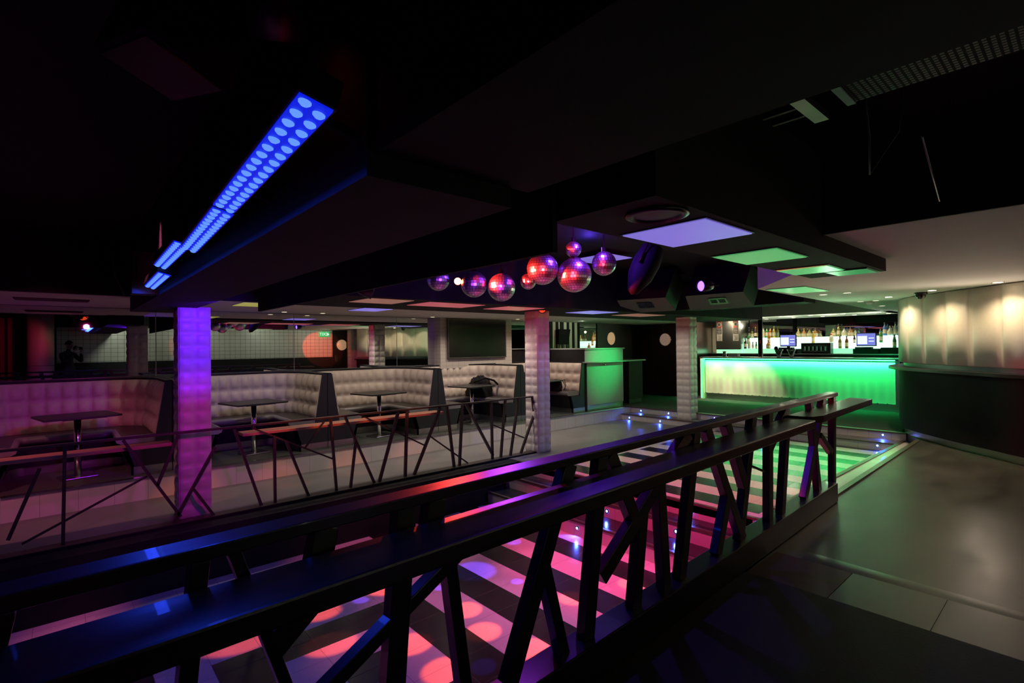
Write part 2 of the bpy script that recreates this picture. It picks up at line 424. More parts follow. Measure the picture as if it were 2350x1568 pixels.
# ------------------------------------------------------------------ booths
BW=1.865; BX=[.055+BW*i-.0 for i in range(5)]
def upath(w,yc_back,r,y_front,n_side,n_arc,n_back,inset):
    a=w/2-inset; pts=[]
    for i in range(n_side): pts.append((-a,y_front+(yc_back-r-y_front)*i/n_side,-1,0))
    for i in range(n_arc): 
        t=PI/2*i/n_arc; pts.append((-a+r-r*math.cos(t),yc_back-r+r*math.sin(t),-math.cos(t),math.sin(t)))
    for i in range(n_back): pts.append((-a+r+(2*a-2*r)*i/n_back,yc_back,0,1))
    for i in range(n_arc):
        t=PI/2*i/n_arc; pts.append((a-r+r*math.sin(t),yc_back-r+r*math.cos(t),math.sin(t),math.cos(t)))
    for i in range(n_side+1): pts.append((a,yc_back-r-(yc_back-r-y_front)*i/n_side,1,0))
    return pts
def make_booth(label):
    """origin at booth centre on the platform, y measured from the front edge (0)"""
    root=empty('booth_seat',(0,0,0),label,'booth','tufted booths along the mirror wall')
    D=1.25; r=.5
    ns,na,nb=3*6,4*6,5*6
    P=upath(BW,D-.02,r,.03,ns,na,nb,.065)
    # tufted backrest: three rows of cushions
    rows=[]; zz=[.44,.63,.82,1.04]; k=6
    for row in range(3):
        for j in range(k+(1 if row==2 else 0)):
            t=j/k; z=zz[row]+(zz[row+1]-zz[row])*t; rr=[]
            for i,(x,y,nx,ny) in enumerate(P):
                h=.05*(abs(math.sin(PI*i/6))**.6)*(abs(math.sin(PI*t))**.6)
                lean=(1.04-z)*.16+.012
                rr.append((x-nx*(lean+h),y-ny*(lean+h),z))
            rows.append(rr)
    m=MB(); m.use(TUFT); m.grid(rows)
    # rounded top roll back to the frame and closed ends
    m.grid([rows[-1],[(x-nx*.0,y-ny*.0,1.045) for x,y,nx,ny in P]])
    for side in (0,-1):
        m.grid([[r_[side] for r_ in rows],[(P[side][0],P[side][1],r_[side][2]) for r_ in rows]])
    m.build('backrest',None,root)
    # frame: outer shell down to the floor and dark polished top
    O=[]
    hw=BW/2-.006
    for x,y,nx,ny in P:
        if y<D-.02-r-.001: O.append((hw*(1 if x>0 else -1),y))
        else:
            if abs(nx)>abs(ny): O.append((hw*(1 if nx>0 else -1),y+(D+.12-y)*min(1,abs(ny)/max(abs(nx),1e-6))))
            else: O.append((x+(hw*(1 if nx>0 else -1 if nx<0 else 0)-x)*min(1,abs(nx)/max(abs(ny),1e-6)) if nx else x,D+.12))
    m=MB(); m.use(BLACK)
    m.grid([[(x-nx*.004,y-ny*.004,1.046) for x,y,nx,ny in P],[(x-nx*.004,y-ny*.004,1.07) for x,y,nx,ny in P],[(x,y,1.07) for x,y in O],[(x,y,1.0) for x,y in O]],smooth=False)
    m.build('top_ledge',None,root)
    m=MB(); m.use(NAVY)
    m.grid([[(x,y,1.05) for x,y in O],[(x,y,.0) for x,y in O]],smooth=False)
    for s in (-1,1):   # front end boards, notched round the seat
        e=BW/2-.004
        poly=[(s*e,.1),(s*(e-.36),.1),(s*(e-.44),.36),(s*(e-.165),.36),(s*(e-.165),.40),(s*(e-.065),1.06),(s*e,1.06)]
        m.prism(poly,0.0,.03,'xz')
    m.build('frame',None,root)
    # seat
    def off(d,z): 
        out=[]
        for i,(x,y,nx,ny) in enumerate(P):
            dd=min(d,r-.03) if (nx and ny) else d
            out.append((x-nx*d,y-ny*d,z) if not(nx and ny) else (x-nx*min(d,r-.02),y-ny*min(d,r-.02),z))
        return out
    # blend the inner corner so offsets never cross
    def ring(d,z):
        a=BW/2-.065-d; yb=D-.02-d; rr=max(r-d,.08); n=len(P)
        Q=upath(2*a,yb,rr,.03,ns,na,nb,0)
        return [(x,y,z) for x,y,_,_ in Q]
    m=MB(); m.use(SEAT); m.grid([ring(.02,.455),ring(.3,.46),ring(.42,.455)])
    m.build('seat_cushion',None,root)
    m=MB(); m.use(PIPE); m.grid([ring(.42,.455),ring(.455,.445),ring(.47,.42),ring(.46,.385),ring(.42,.365)])
    for s in (0,-1):
        A=[ring(d,z)[s] for d,z in ((.05,.455),(.3,.46),(.42,.455),(.455,.445),(.47,.42),(.46,.385),(.42,.365),(.05,.365))]
        m.face(A)
    m.build('seat_edge',None,root)
    m=MB(); m.use(BLACK); m.grid([ring(.42,.366),ring(.36,.1)]); m.build('plinth',None,root)
    m=MB(); m.use(STEEL); m.grid([ring(.33,.1),ring(.33,.002)])
    for s in (-1,1):
        e=BW/2-.004; m.box(min(s*e,s*(e-.37)),max(s*e,s*(e-.37)),.0,.02,.002,.10)
    m.build('kick_plate',None,root)
    return root
bl=['tufted booth at far left under magenta light, nearest the viewer','tufted booth right of the violet quilted column','tufted booth in the middle of the row, behind the orange lit ledge','tufted booth holding the big heap of jackets, below the television','tufted booth half hidden by the second column, beside the green cabinet']
b0=make_booth(bl[0]); b0.location=(BX[0],7.24,0)
for i in range(1,5): dup(b0,(BX[i],7.24,0),None,bl[i])
# ------------------------------------------------------------------ booth tables
def make_table(label):
    root=empty('pedestal_table',(0,0,0),label,'table','pedestal tables in the booths')
    m=MB(); m.prism([(-.33,-.29),(.30,-.31),(.35,-.27),(.33,.29),(.28,.33),(-.30,.33),(-.35,.28)],.682,.702); m.build('tabletop',TABLE,root)
    m=MB(); m.box(-.15,.24,-.14,.14,.660,.682); m.build('top_bracket',BLACK,root)
    m=MB(); m.lathe([(0,.02),(.033,.02),(.033,.665),(0,.665)],seg=16); m.build('pole',CHROME,root)
    m=MB(); m.box(-.16,.16,-.14,.14,0,.02,.006); m.build('base_plate',STEEL,root)
    return root
tl=['dark pedestal table in the magenta lit booth at far left','dark pedestal table in the booth beside the violet column','dark pedestal table in the middle booth behind the orange ledge','dark pedestal table before the heap of jackets below the television','dark pedestal table half hidden behind the second column']
t0=make_table(tl[0]); t0.location=(BX[0]+.08,7.62,0); t0.rotation_euler=(0,0,.17)
for i in range(1,5): dup(t0,(BX[i]+.06,7.63,0),.17,tl[i])
# jackets
def heap(name,loc,sx,sy,sz,label,seed):
    rnd=random.Random(seed); m=MB(); rows=[]
    for j in range(15):
        ph=PI/2*j/14; r=[]
        for i in range(34):
            a=2*PI*i/34
            k=1+.16*math.sin(3*a+seed)+.09*math.sin(7*a+2*seed+j*.7)+.05*math.sin(13*a+j)
            f=1+.10*math.sin(5*a+3*j*.5+seed)
            r.append((sx*k*math.cos(ph)**.7*math.cos(a),sy*k*math.cos(ph)**.7*math.sin(a),sz*math.sin(ph)*f+.012*rnd.uniform(-1,1)*(j>0)))
        rows.append(r)
    m.use(JACKET); m.grid(rows,close=True)
    m.face(rows[-1])
    o=m.build(name); o.location=loc; return tag(o,label,'jacket')
j=heap('jacket_pile',(BX[3]+.52,7.95,.462),.25,.24,.36,'big heap of black jackets on the booth seat below the television',1)
m=MB(); m.tube([(-.25,-.1,.28),(-.05,-.2,.36),(.15,-.22,.30),(.3,-.18,.2),(.34,-.22,.0)],.02); m.build('sleeve',JACKET,j)
heap('jacket_pile',(BX[4]+.0,8.0,.462),.30,.22,.38,'dark coat heaped on the booth seat right of the second column',3)
bag=MB(); bag.use(JACKET); bag.lathe([(0,0),(.13,.0),(.15,.08),(.13,.19),(.06,.24),(0,.25)],seg=18)
o=bag.build('handbag'); o.location=(BX[4]+.42,7.62,.46); tag(o,'dark handbag with looped strap on the booth seat beside the green cabinet','bag')
m=MB(); m.tube([(.09,-.03,.2),(.16,-.05,.22),(.22,-.06,.12),(.24,-.05,.03),(.18,-.05,.01)],.008); m.tube([(.06,-.08,.2),(.15,-.12,.24),(.2,-.11,.1),(.15,-.1,.01)],.008); m.build('strap',DARKMET,o)

# ------------------------------------------------------------------ television
root=empty('television',(6.45,8.42,1.19),'large dark flat television on the cream tiled pillar','television')
m=MB(); m.box(-.755,.755,-.05,-.003,0,.79,.006); m.build('frame',TVF,root)
m=MB(); m.box(-.725,.725,-.056,-.045,.03,.765); m.build('screen',TVS,root)

# ------------------------------------------------------------------ green cabinet at the end of the booths
root=empty('service_cabinet',(9.12,7.25,0),'tall green lit cabinet with a drinks ledge at the end of the booth row','cabinet')
m=MB(); m.box(-.655,.70,0,1.0,.12,1.335,.004); m.build('body',CABG,root)
m=MB(); m.box(-.662,-.655,.005,1.0,.0,1.335); m.build('side_panel',BLACK,root)
m=MB(); m.box(-.67,.74,-.02,1.02,1.335,1.362); m.build('top',CABG,root)
m=MB(); m.box(-.66,.69,.01,.99,0,.12); m.build('kick_plate',STEEL,root)
m=MB(); m.box(-.74,.82,-.16,.0,1.045,1.068,.004); m.build('drinks_ledge',CABG,root)
m=MB(); m.cyl((.0,-.03,.985),(.0,.0,.985),.014); m.build('lock',CHROME,root)
m=MB(); m.box(-.66,-.625,-.03,.0,.0,1.04); m.build('edge_post',BLACK,root)
root=empty('host_stand',(10.6,7.75,0),'dark stand with a pale ledge between green cabinet and black doors','stand')
m=MB(); m.box(-.28,.28,-.3,.3,.1,1.03); m.build('body',BLACK,root)
m=MB(); m.box(-.34,.34,-.36,.36,1.03,1.062); m.build('top',CABG,root)
m=MB(); m.box(-.26,.26,-.28,.28,0,.1); m.build('kick_plate',NAVY,root)
# clipped board / stool against the striped wall
root=empty('upturned_stool',(9.15,8.54,1.352),'dark upturned bar stool before the striped wall','stool')
m=MB(); m.prism([(-.20,.10),(.15,.10),(.23,.47),(-.17,.47)],-.06,.0,'xz'); m.build('seat',JACKET,root)
for px_ in (-.2,-.03,.13):
    m=MB(); m.box(px_-.03,px_+.03,-.05,-.02,0,.11); m.build('leg',WDOOR,root)
m=MB(); m.box(-.085,-.055,-.03,0,.46,.68); m.build('footrest_bar',BLACK,root)

# ------------------------------------------------------------------ doors
def porthole(m,axis,c,r,n=28,t=.012):
    """ring + disc on plane; axis 'y' faces -y, 'x' faces -x"""
    pass
def door(name,axis,a0,a1,base,pos,pc,r,label=None,glassm=None):
    mb=MB(); mb.use(WDOOR)
    if axis=='y': mb.box(a0,a1,pos,pos+.045,base,2.02)
    else: mb.box(pos,pos+.045,a0,a1,base,2.02)
    root=mb.build(name); root['kind']='structure'
    g=MB(); g.use(glassm or STEEL)
    rot=Matrix.Rotation(PI/2,4,'X') if axis=='y' else Matrix.Rotation(-PI/2,4,'Y')
    c=Vector((pc[0],pos,pc[1])) if axis=='y' else Vector((pos,pc[0],pc[1]))
    g.lathe([(0,.008),(r*.92,.008),(r*.92,.0)],seg=32,mtx=Matrix.Translation(c)@rot); g.build('porthole_glass',None,root)
    g=MB(); g.use(CHROME); g.lathe([(r*.92,0),(r*.92,.016),(r,.016),(r,0)],seg=32,mtx=Matrix.Translation(c)@rot); g.build('porthole_ring',None,root)
    return root
PG=emit('glow painted porthole glass',(1,.62,.32),.42,(.3,.25,.2))  # glow stands in for a warm reflection in the glass
PG2=emit('dim glow painted porthole glass',(.62,.40,.30),.30,(.3,.25,.2))
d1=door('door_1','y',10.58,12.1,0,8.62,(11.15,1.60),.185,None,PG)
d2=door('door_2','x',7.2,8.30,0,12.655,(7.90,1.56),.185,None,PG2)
d3=door('door_3','x',8.32,8.62,0,12.655,(8.47,3.3),.001) if False else None
mb=MB(); mb.box(12.66,12.7,8.34,8.62,0,2.05); dd=struct('door_4',mb,WDOOR)
m=MB(); m.box(12.64,12.665,8.305,8.33,0,2.04); m.build('hinge_strip',CHROME,dd)
m=MB(); m.box(12.645,12.655,7.36,7.46,.85,1.12); m.build('push_plate',STEEL,d2)
d5=MB(); d5.use(WDOOR); d5.box(7.66,8.5,YR,YR+.05,0,2.06); d5=d5.build('door_3'); d5['kind']='structure'
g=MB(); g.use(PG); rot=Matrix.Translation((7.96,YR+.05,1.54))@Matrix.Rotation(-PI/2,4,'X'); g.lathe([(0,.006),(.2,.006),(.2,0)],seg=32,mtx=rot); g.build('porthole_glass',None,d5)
g=MB(); g.use(CHROME); g.lathe([(.2,0),(.2,.015),(.22,.015),(.22,0)],seg=32,mtx=rot); g.build('porthole_ring',None,d5)
g=MB(); g.box(7.70,7.80,YR+.05,YR+.056,.92,1.16); g.build('push_plate',STEEL,d5)
# exit sign
def text_mesh(txt,size,depth,m,mtx,name,parent=None):
    cu=bpy.data.curves.new(name,'FONT'); cu.body=txt; cu.size=size; cu.extrude=depth; cu.align_x='CENTER'; cu.align_y='CENTER'
    t=bpy.data.objects.new(name,cu); COL.objects.link(t)
    dg=bpy.context.evaluated_depsgraph_get(); me=bpy.data.meshes.new_from_object(t.evaluated_get(dg))
    COL.objects.unlink(t); bpy.data.objects.remove(t)
    me.materials.clear(); me.materials.append(m)
    o=link(name,me,parent); o.matrix_local=mtx; return o
root=empty('exit_sign',(7.30,YR+.05,1.94),'green exit sign with an arrow high on the white tiled wall, seen in the mirror','sign')
m=MB(); m.box(-.19,.19,-.02,.02,-.095,.095,.004); m.build('sign_face',EXITG,root)
rotm=Matrix.Rotation(PI,4,'Z')@Matrix.Rotation(PI/2,4,'X')
text_mesh('EXIT',.15,.002,EXITW,Matrix.Translation((-.03,.023,0))@rotm,'lettering',root)
m=MB(); m.prism([(.175,0),(.125,.055),(.125,-.055)],.02,.024,'xz'); m.build('arrow',EXITW,root)

# ------------------------------------------------------------------ main bar
root=empty('bar_counter',(12.6,4.7,0),'long bar counter with green lit ribbed front below the bottle shelves','bar')
m=MB(); m.use(STEEL); m.box(-.03,.62,-2.6,2.15,1.055,1.092,.006); m.build('countertop',None,root)
m=MB(); m.use(CREAMW); rows=[]
N=24; k=5; L=4.1
for z_,am in ((.15,0),(.17,1),(.95,1),(1.0,.6)):
    rows.append([(.10-.006*am*abs(math.sin(PI*i/k))**.4,-2.05+L*i/(N*k),z_) for i in range(N*k+1)])
m.grid(rows); m.build('ribbed_front',None,root)
m=MB(); m.box(.1,.6,-2.6,2.1,.0,1.055); m.build('carcass',BLACK,root)
m=MB(); m.box(.06,.1,-2.05,2.06,.0,.14); m.build('kick_plate',STEEL,root)
m=MB(); m.box(.0,.035,-2.05,2.06,1.035,1.052); m.build('led_strip',LEDG,root)
m=MB(); m.box(-.02,.10,2.06,2.13,.0,1.055); m.build('end_post',CREAMW,root)
m=MB(); m.box(-.024,-.02,2.075,2.115,.02,1.03); m.build('end_glow',ENDGLOW,root)  # lit edge of the end post drawn as a glowing strip
m=MB(); m.box(.0,.14,-2.13,-2.05,.0,1.055); m.build('end_trim',STEEL,root)
# back bar
root=empty('back_counter',(13.5,4.7,0),'dark back counter with steel top below the glowing bottle shelves','counter')
m=MB(); m.box(0,.78,-2.4,2.4,0,1.135); m.build('carcass',BLACK,root)
m=MB(); m.box(-.02,.78,-2.4,2.4,1.135,1.165,.004); m.build('worktop',STEEL,root)
root=empty('bottle_shelf',(13.8,4.55,1.165),'stepped glowing bottle shelf along the back of the bar','shelf')
for i,(a,z0,z1,g_) in enumerate(((0,0,.115,GLOWG),(.14,.0,.245,GLOWW),(.28,.0,.405,GLOWW))):
    m=MB(); m.box(a,a+.16,-1.75,1.72,z0+.0,z1); m.build('tier',g_,root)
mir=MB(); mir.box(14.28,14.31,2.4,6.55,1.58,2.1); o=mir.build('bar_mirror',MIRROR); tag(o,'long mirror on the back wall above the glowing bottle shelves','mirror')
mir=MB(); mir.box(14.285,14.31,7.0,7.2,1.17,2.1); o=mir.build('bar_mirror',MIRROR); tag(o,'narrow mirror at the left end of the bar behind the third column','mirror')
root=empty('steel_cupboard',(13.75,6.62,1.165),'brushed steel cupboard carrying two notices at the left of the back bar','cupboard')
m=MB(); m.box(0,.5,-.33,.36,.10,.92); m.build('body',STEEL,root)
m=MB(); m.box(.02,.5,-.33,.36,.0,.10); m.build('lower_shelf_light',GLOWG,root)
o=MB().box(13.95,14.2,7.0,7.19,1.17,1.88).build('cream_panel',CREAM); tag(o,'tall cream padded panel at the left end of the back bar','panel')
def notice(y,label):
    root=empty('notice',(13.75,y,1.50),label,'sign','licence notices on the steel cupboard')
    w=.075
    m=MB(); m.box(-.006,0,-w,w,.0,.56); m.build('board',PAPER,root)
    m=MB(); m.box(-.008,-.005,-w+.008,w-.008,.36,.55); m.build('red_header',RED,root)
    m=MB(); rr=Matrix.Translation((-.008,0,.455))@Matrix.Rotation(-PI/2,4,'Y'); m.lathe([(0,.001),(.055,.001),(.06,0)],seg=24,mtx=rr); m.build('roundel',PAPER,root)
    m=MB(); rr=Matrix.Translation((-.010,0,.455))@Matrix.Rotation(-PI/2,4,'Y'); m.lathe([(.034,0),(.034,.002),(.042,.002),(.042,0)],seg=24,mtx=rr); m.box(-.012,-.0095,-.018,.018,.43,.48); m.build('pictogram',INK,root)
    m=MB(); m.box(-.008,-.005,-w+.008,w-.008,.19,.35); m.build('black_text_panel',INK,root)
    m=MB()
    for i in range(5): m.box(-.0095,-.0075,-w+.02,w-.02-.01*(i%2),.21+.027*i,.22+.027*i)
    m.build('white_text_line',PAPER,root)
    m=MB()
    for i in range(4): m.box(-.0085,-.0055,-w+.02,w-.03-.012*(i%3),.03+.035*i,.038+.035*i)
    m.build('black_text_line',INK,root)
    return root
notice(6.88,'red topped notice on steel cupboard, nearer the cream panel')
notice(6.42,'red topped notice on steel cupboard, nearer the steel pole')
# pole on the bar
m=MB(); m.cyl((13.15,5.52,1.09),(13.15,5.52,2.12),.055,18); o=m.build('pole',DARKMET); tag(o,'dark round pole rising from the bar counter to the ceiling','pole')
m=MB(); m.box(13.085,13.10,5.49,5.55,1.42,1.50); m.build('warning_sticker',RED,o)
# tills
def till(y,label):
    root=empty('cash_register',(13.52,y,1.165),label,'register','touch screen tills on the back counter')
    m=MB(); m.box(-.02,.26,-.24,.24,0,.11,.004); m.build('cash_drawer',BLACK,root)
    m=MB(); m.box(.05,.2,-.10,.10,.11,.15); m.build('stand',BLACK,root)
    m=MB(); m.box(.06,.10,-.19,.19,.17,.47,.006); m.build('monitor',BLACK,root)
    m=MB(); m.box(.054,.06,-.175,.175,.19,.455); s=m.build('screen',SCREEN,root)
    m=MB(); m.box(.050,.054,-.02,.165,.215,.40); m.build('screen_window',SCREENW,s)
    m=MB()
    for i in range(2): m.box(.050,.054,-.15,-.05,.27+.07*i,.29+.07*i)
    m.build('screen_button',SCREENW,s)
    m=MB(); m.box(-.02,.12,.02,.2,.112,.15,.004); m.build('keypad',DARKMET,root)
    return root
till(5.03,'black till with a blue screen right of the dark pole')
till(3.38,'black till with a blue screen near the curved padded wall')
o=MB().box(13.60,13.8,2.82,3.12,1.167,1.30,.004).build('cash_box',BLACK); tag(o,'low black box on the back counter right of the second till','box')
root=empty('glass_washer',(13.6,4.42,1.165),'grey framed machine with dark glasses inside between the two tills','machine')
m=MB(); m.box(0,.2,-.32,.32,0,.25,.005); m.build('casing',DARKMET,root)
m=MB(); m.box(-.004,.0,-.28,.28,.04,.215); m.build('front_window',TVS,root)
m=MB(); m.box(.0,.02,-.32,.32,.235,.255); m.build('top_trim',STEEL,root)
for i in range(6):
    m=MB(); m.lathe([(.022,.0),(.028,.09),(.03,.10)],c=(-.03,-.22+.088*i,.07),seg=12,mtx=Matrix.Identity(4)); m.build('stored_glass',CHROME,root)
for i,y in enumerate((5.06,4.78)):
    root=empty('glass_holder',(12.78,y-.12,1.092),'funnel shaped glass holder on the bar counter, '+('nearer the dark pole' if i==0 else 'farther from the dark pole'),'glass','pair of funnel holders')
    m=MB(); m.use(CHROME); m.lathe([(0,.0),(.045,.0),(.04,.015),(.05,.06),(.085,.15),(.098,.18),(.09,.18),(.075,.15),(.04,.06),(0,.05)],seg=22); m.build('cup',None,root)
    m=MB(); m.use(INK); m.lathe([(0,.17),(.05,.175),(.085,.17)],seg=16); m.lathe([(0,.26),(.03,.25),(.045,.21),(.04,.17)],c=(.02,.07,0),seg=12); m.build('dark_straws',None,root)
o=MB(); o.lathe([(0,0),(.05,0),(.055,.07),(.04,.1),(.05,.13),(0,.14)],seg=16); o=o.build('glass_stack',CHROME); o.location=(12.95,6.35,1.092); tag(o,'short stack of glasses at the left end of the bar counter','glass')
o=MB(); o.box(-.08,.08,-.12,.12,0,.06,.01); o=o.build('bar_caddy',PAPER); o.location=(12.95,6.1,1.092); tag(o,'low pale caddy on the counter below the steel cupboard','caddy')
# bottles
def bm(col,rough=.08,tr=.0): 
    return mat('bottle glass %d'%int(col[0]*1000),col,rough,0,var=.08,spec=.8,coat=.5)
BC={'amber':bm((.42,.15,.02)),'dark':bm((.03,.02,.012)),'clear':bm((.55,.62,.56)),'green':bm((.06,.30,.08)),'olive':bm((.24,.22,.05)),'blue':bm((.12,.25,.6)),'yellow':bm((.55,.40,.05)),'brown':bm((.16,.06,.02)),'white':bm((.7,.7,.66))}
LAB=mat('bottle label',(.7,.62,.45),.5,var=.25,nscale=60); CAP=mat('bottle cap',(.05,.05,.05),.3); CAPR=mat('red bottle cap',(.6,.06,.04),.3); CAPG=mat('gold bottle cap',(.6,.45,.15),.3,.8)
_bc={}
def bottle(kind,col,cap,x,y,z,label):
    key=(kind,col,cap)
    prof={'tall':([(0,0),(.034,0),(.036,.01),(.036,.17),(.030,.20),(.013,.235),(.012,.285),(.0,.285)],.29,(.05,.14,.0366)),
          'square':([(0,0),(.045,0),(.045,.15),(.035,.175),(.014,.19),(.013,.22),(0,.22)],.22,(.03,.12,.0456)),
          'squat':([(0,0),(.05,0),(.058,.03),(.056,.10),(.03,.145),(.015,.17),(.015,.21),(0,.21)],.21,(.03,.09,.0588)),
          'small':([(0,0),(.026,0),(.027,.10),(.014,.135),(.012,.17),(0,.17)],.17,(.02,.08,.0276))}[kind]
    if key not in _bc:
        a=MB(); a.use(BC[col]); a.lathe(prof[0],seg=16); A=a.mesh('bottle')
        b=MB(); lz0,lz1,lr=prof[2]; b.use(LAB); b.lathe([(lr,lz0),(lr,lz1)],seg=16); B=b.mesh('paper_label')
        c=MB(); c.use({'k':CAP,'r':CAPR,'g':CAPG}[cap]); h=prof[1]; c.lathe([(.015,h-.03),(.016,h+.012),(0,h+.012)],seg=12); Cc=c.mesh('cap')
        _bc[key]=(A,B,Cc)
    A,B,Cc=_bc[key]
    o=link('bottle',A); o.location=(x,y,z); o.rotation_euler=(0,0,random.uniform(0,6))
    tag(o,label,'bottle','bottles on the glowing back bar')
    link('paper_label',B,o); link('cap',Cc,o)
Z1,Z2,Z3=1.281,1.411,1.571
ORD=['first','second','third','fourth','fifth','sixth','seventh','eighth','ninth','tenth','eleventh','twelfth','thirteenth','fourteenth','fifteenth','sixteenth','seventeenth','eighteenth','nineteenth','twentieth','twenty-first','twenty-second','twenty-third','twenty-fourth','twenty-fifth','twenty-sixth']
top=[('tall','dark','k',6.24),('square','olive','k',6.16),('tall','dark','g',6.07),('tall','brown','k',5.98),('tall','clear','k',5.86),('tall','green','k',5.77),('tall','amber','k',5.68),('tall','yellow','g',5.59),
 ('squat','olive','g',4.99),('squat','amber','g',4.86),('squat','olive','k',4.73),('squat','amber','k',4.60),('squat','olive','k',4.20),('tall','olive','k',4.09),('squat','white','k',3.97),('squat','amber','k',3.84),('small','clear','k',3.74),('small','blue','k',3.24),('tall','blue','k',3.16),('squat','clear','g',3.06),('tall','clear','k',2.96),('squat','dark','g',2.86)]
for i,(k_,c_,cp,y) in enumerate(top):
    bottle(k_,c_,cp,14.16,y,Z3,'%s %s bottle, %s from the steel cupboard along the top glowing tier'%(k_,c_,ORD[i]))
mid=[('tall','green','k',6.2),('tall','amber','r',5.66),('small','brown','k',5.00),('tall','yellow','g',4.60),('square','white','r',4.20),('small','dark','k',3.72),('tall','green','k',3.2),('small','dark','k',2.95)]
for i,(k_,c_,cp,y) in enumerate(mid):
    bottle(k_,c_,cp,14.01,y,Z2,'%s %s bottle, %s from the steel cupboard along the middle glowing tier'%(k_,c_,ORD[i]))
low=[('tall','dark','k',6.22),('tall','clear','k',6.12),('small','clear','k',6.02),('small','green','k',5.93),('squat','amber','k',5.62),('tall','olive','k',3.98),('tall','brown','k',3.84),('tall','green','k',2.92)]
for i,(k_,c_,cp,y) in enumerate(low):
    bottle(k_,c_,cp,13.87,y,Z1,'%s %s bottle, %s from the steel cupboard along the lowest glowing tier'%(k_,c_,ORD[i]))

# ------------------------------------------------------------------ curved padded counter on the right
CB=[(7.86,.05),(8.2,.53),(8.49,.82),(8.82,1.17),(9.12,1.44),(9.5,1.75),(9.83,1.95),(10.2,2.06),(10.7,2.10),(11.6,2.12),(12.55,2.15)]
CP=catmull(CB,10)
def nrm2(P,i):
    a=P[max(i-1,0)]; b=P[min(i+1,len(P)-1)]; dx,dy=b[0]-a[0],b[1]-a[1]; L=math.hypot(dx,dy) or 1
    return (-dy/L,dx/L)
def ribbon(mb,d,z0,z1,close_top=None):
    r0=[];r1=[]
    for i,p in enumerate(CP):
        n=nrm2(CP,i); r0.append((p[0]+n[0]*d,p[1]+n[1]*d,z0)); r1.append((p[0]+n[0]*d,p[1]+n[1]*d,z1))
    mb.grid([r0,r1])
def ring2(mb,d0,d1,z):
    a=[];b=[]
    for i,p in enumerate(CP):
        n=nrm2(CP,i); a.append((p[0]+n[0]*d0,p[1]+n[1]*d0,z)); b.append((p[0]+n[0]*d1,p[1]+n[1]*d1,z))
    mb.grid([a,b])
root=empty('curved_counter',(9.0,1.0,0),'curved black counter with cream padded wall above and steel kick plate','counter')
def sub(name,fn,m):
    mb=MB(); mb.use(m); fn(mb); o=mb.build(name,None,root); o.location=(-9.0,-1.0,0); return o
sub('kick_plate',lambda m:(ribbon(m,-.02,0,.10)),STEEL)
sub('drum',lambda m:(ribbon(m,.04,.10,1.0),ring2(m,-.05,.04,.10)),BLACK)
sub('ledge',lambda m:(ribbon(m,.17,1.0,1.04),ring2(m,0,.17,1.0),ring2(m,-.1,.17,1.04)),TABLE)
sub('light_gap',lambda m:(ribbon(m,-.03,1.04,1.10)),CABG)
def pad(m):
    n=len(CP); rows=[]
    cum=[0]
    for a,b in zip(CP,CP[1:]): cum.append(cum[-1]+math.hypot(b[0]-a[0],b[1]-a[1]))
    # resample by length so the seams are evenly spaced
    N=int(cum[-1]/.40); k=14; S=[cum[-1]*i/(N*k) for i in range(N*k+1)]
    pts=[];j=0
    for s in S:
        while j<len(cum)-2 and cum[j+1]<s: j+=1
        t=(s-cum[j])/(cum[j+1]-cum[j]); a,b=CP[j],CP[j+1]
        pts.append((a[0]+(b[0]-a[0])*t,a[1]+(b[1]-a[1])*t))
    for z,am in ((1.10,.2),(1.115,1),(1.6,1.05),(2.08,1),(2.096,.2)):
        r=[]
        for i,p in enumerate(pts):
            nx,ny=nrm2(pts,i); h=.036*am*abs(math.sin(PI*i/k))**.38
            r.append((p[0]+nx*h,p[1]+ny*h,z))
        rows.append(r)
    m.grid(rows)
sub('padded_wall',pad,CREAM)
def back(m):
    P=CP; m.face([(p[0],p[1]-.02,0) for p in P[::4]]+[(12.6,0,0),(7.9,-.6,0)]) 
m=MB(); m.use(BLACK); m.box(8.14,8.24,-1.5,.0,0,2.095); struct('wall_behind_counter',m)

# ------------------------------------------------------------------ near railing
YR0,YK=1.41,.036
def ry(x,o=0): return YR0+YK*x+o
RT,RB=.935,.17
root=empty('railing',(2.5,ry(2.5),0),'black timber railing with crossed posts and a drinks ledge, nearest the viewer','railing')
def rpart(mb,name,m):
    o=mb.build(name,m,root); o.location=(-2.5,-ry(2.5),0); return o
m=MB(); m.bar((-1.2,ry(-1.2),.952),(5.36,ry(5.36),.952),.085,.036,bev=.005); rpart(m,'top_rail',RAILW)
m=MB(); m.bar((-1.2,ry(-1.2,-.13),.842),(4.06,ry(4.06,-.13),.842),.20,.06,bev=.008); rpart(m,'drinks_ledge',RAILW)
m=MB(); m.prism([(4.1,ry(4.1,-.12)),(4.14,ry(4.1,-.19)),(4.26,ry(4.1,-.22)),(5.78,ry(5.78,-.22)),(5.80,ry(5.8,-.03)),(4.1,ry(4.1,-.03))],.835,.885); rpart(m,'drinks_ledge',RAILW)
m=MB(); m.bar((-1.2,ry(-1.2,.0),.085),(5.22,ry(5.22,.0),.085),.13,.165,bev=.006); rpart(m,'base_beam',RAILP)
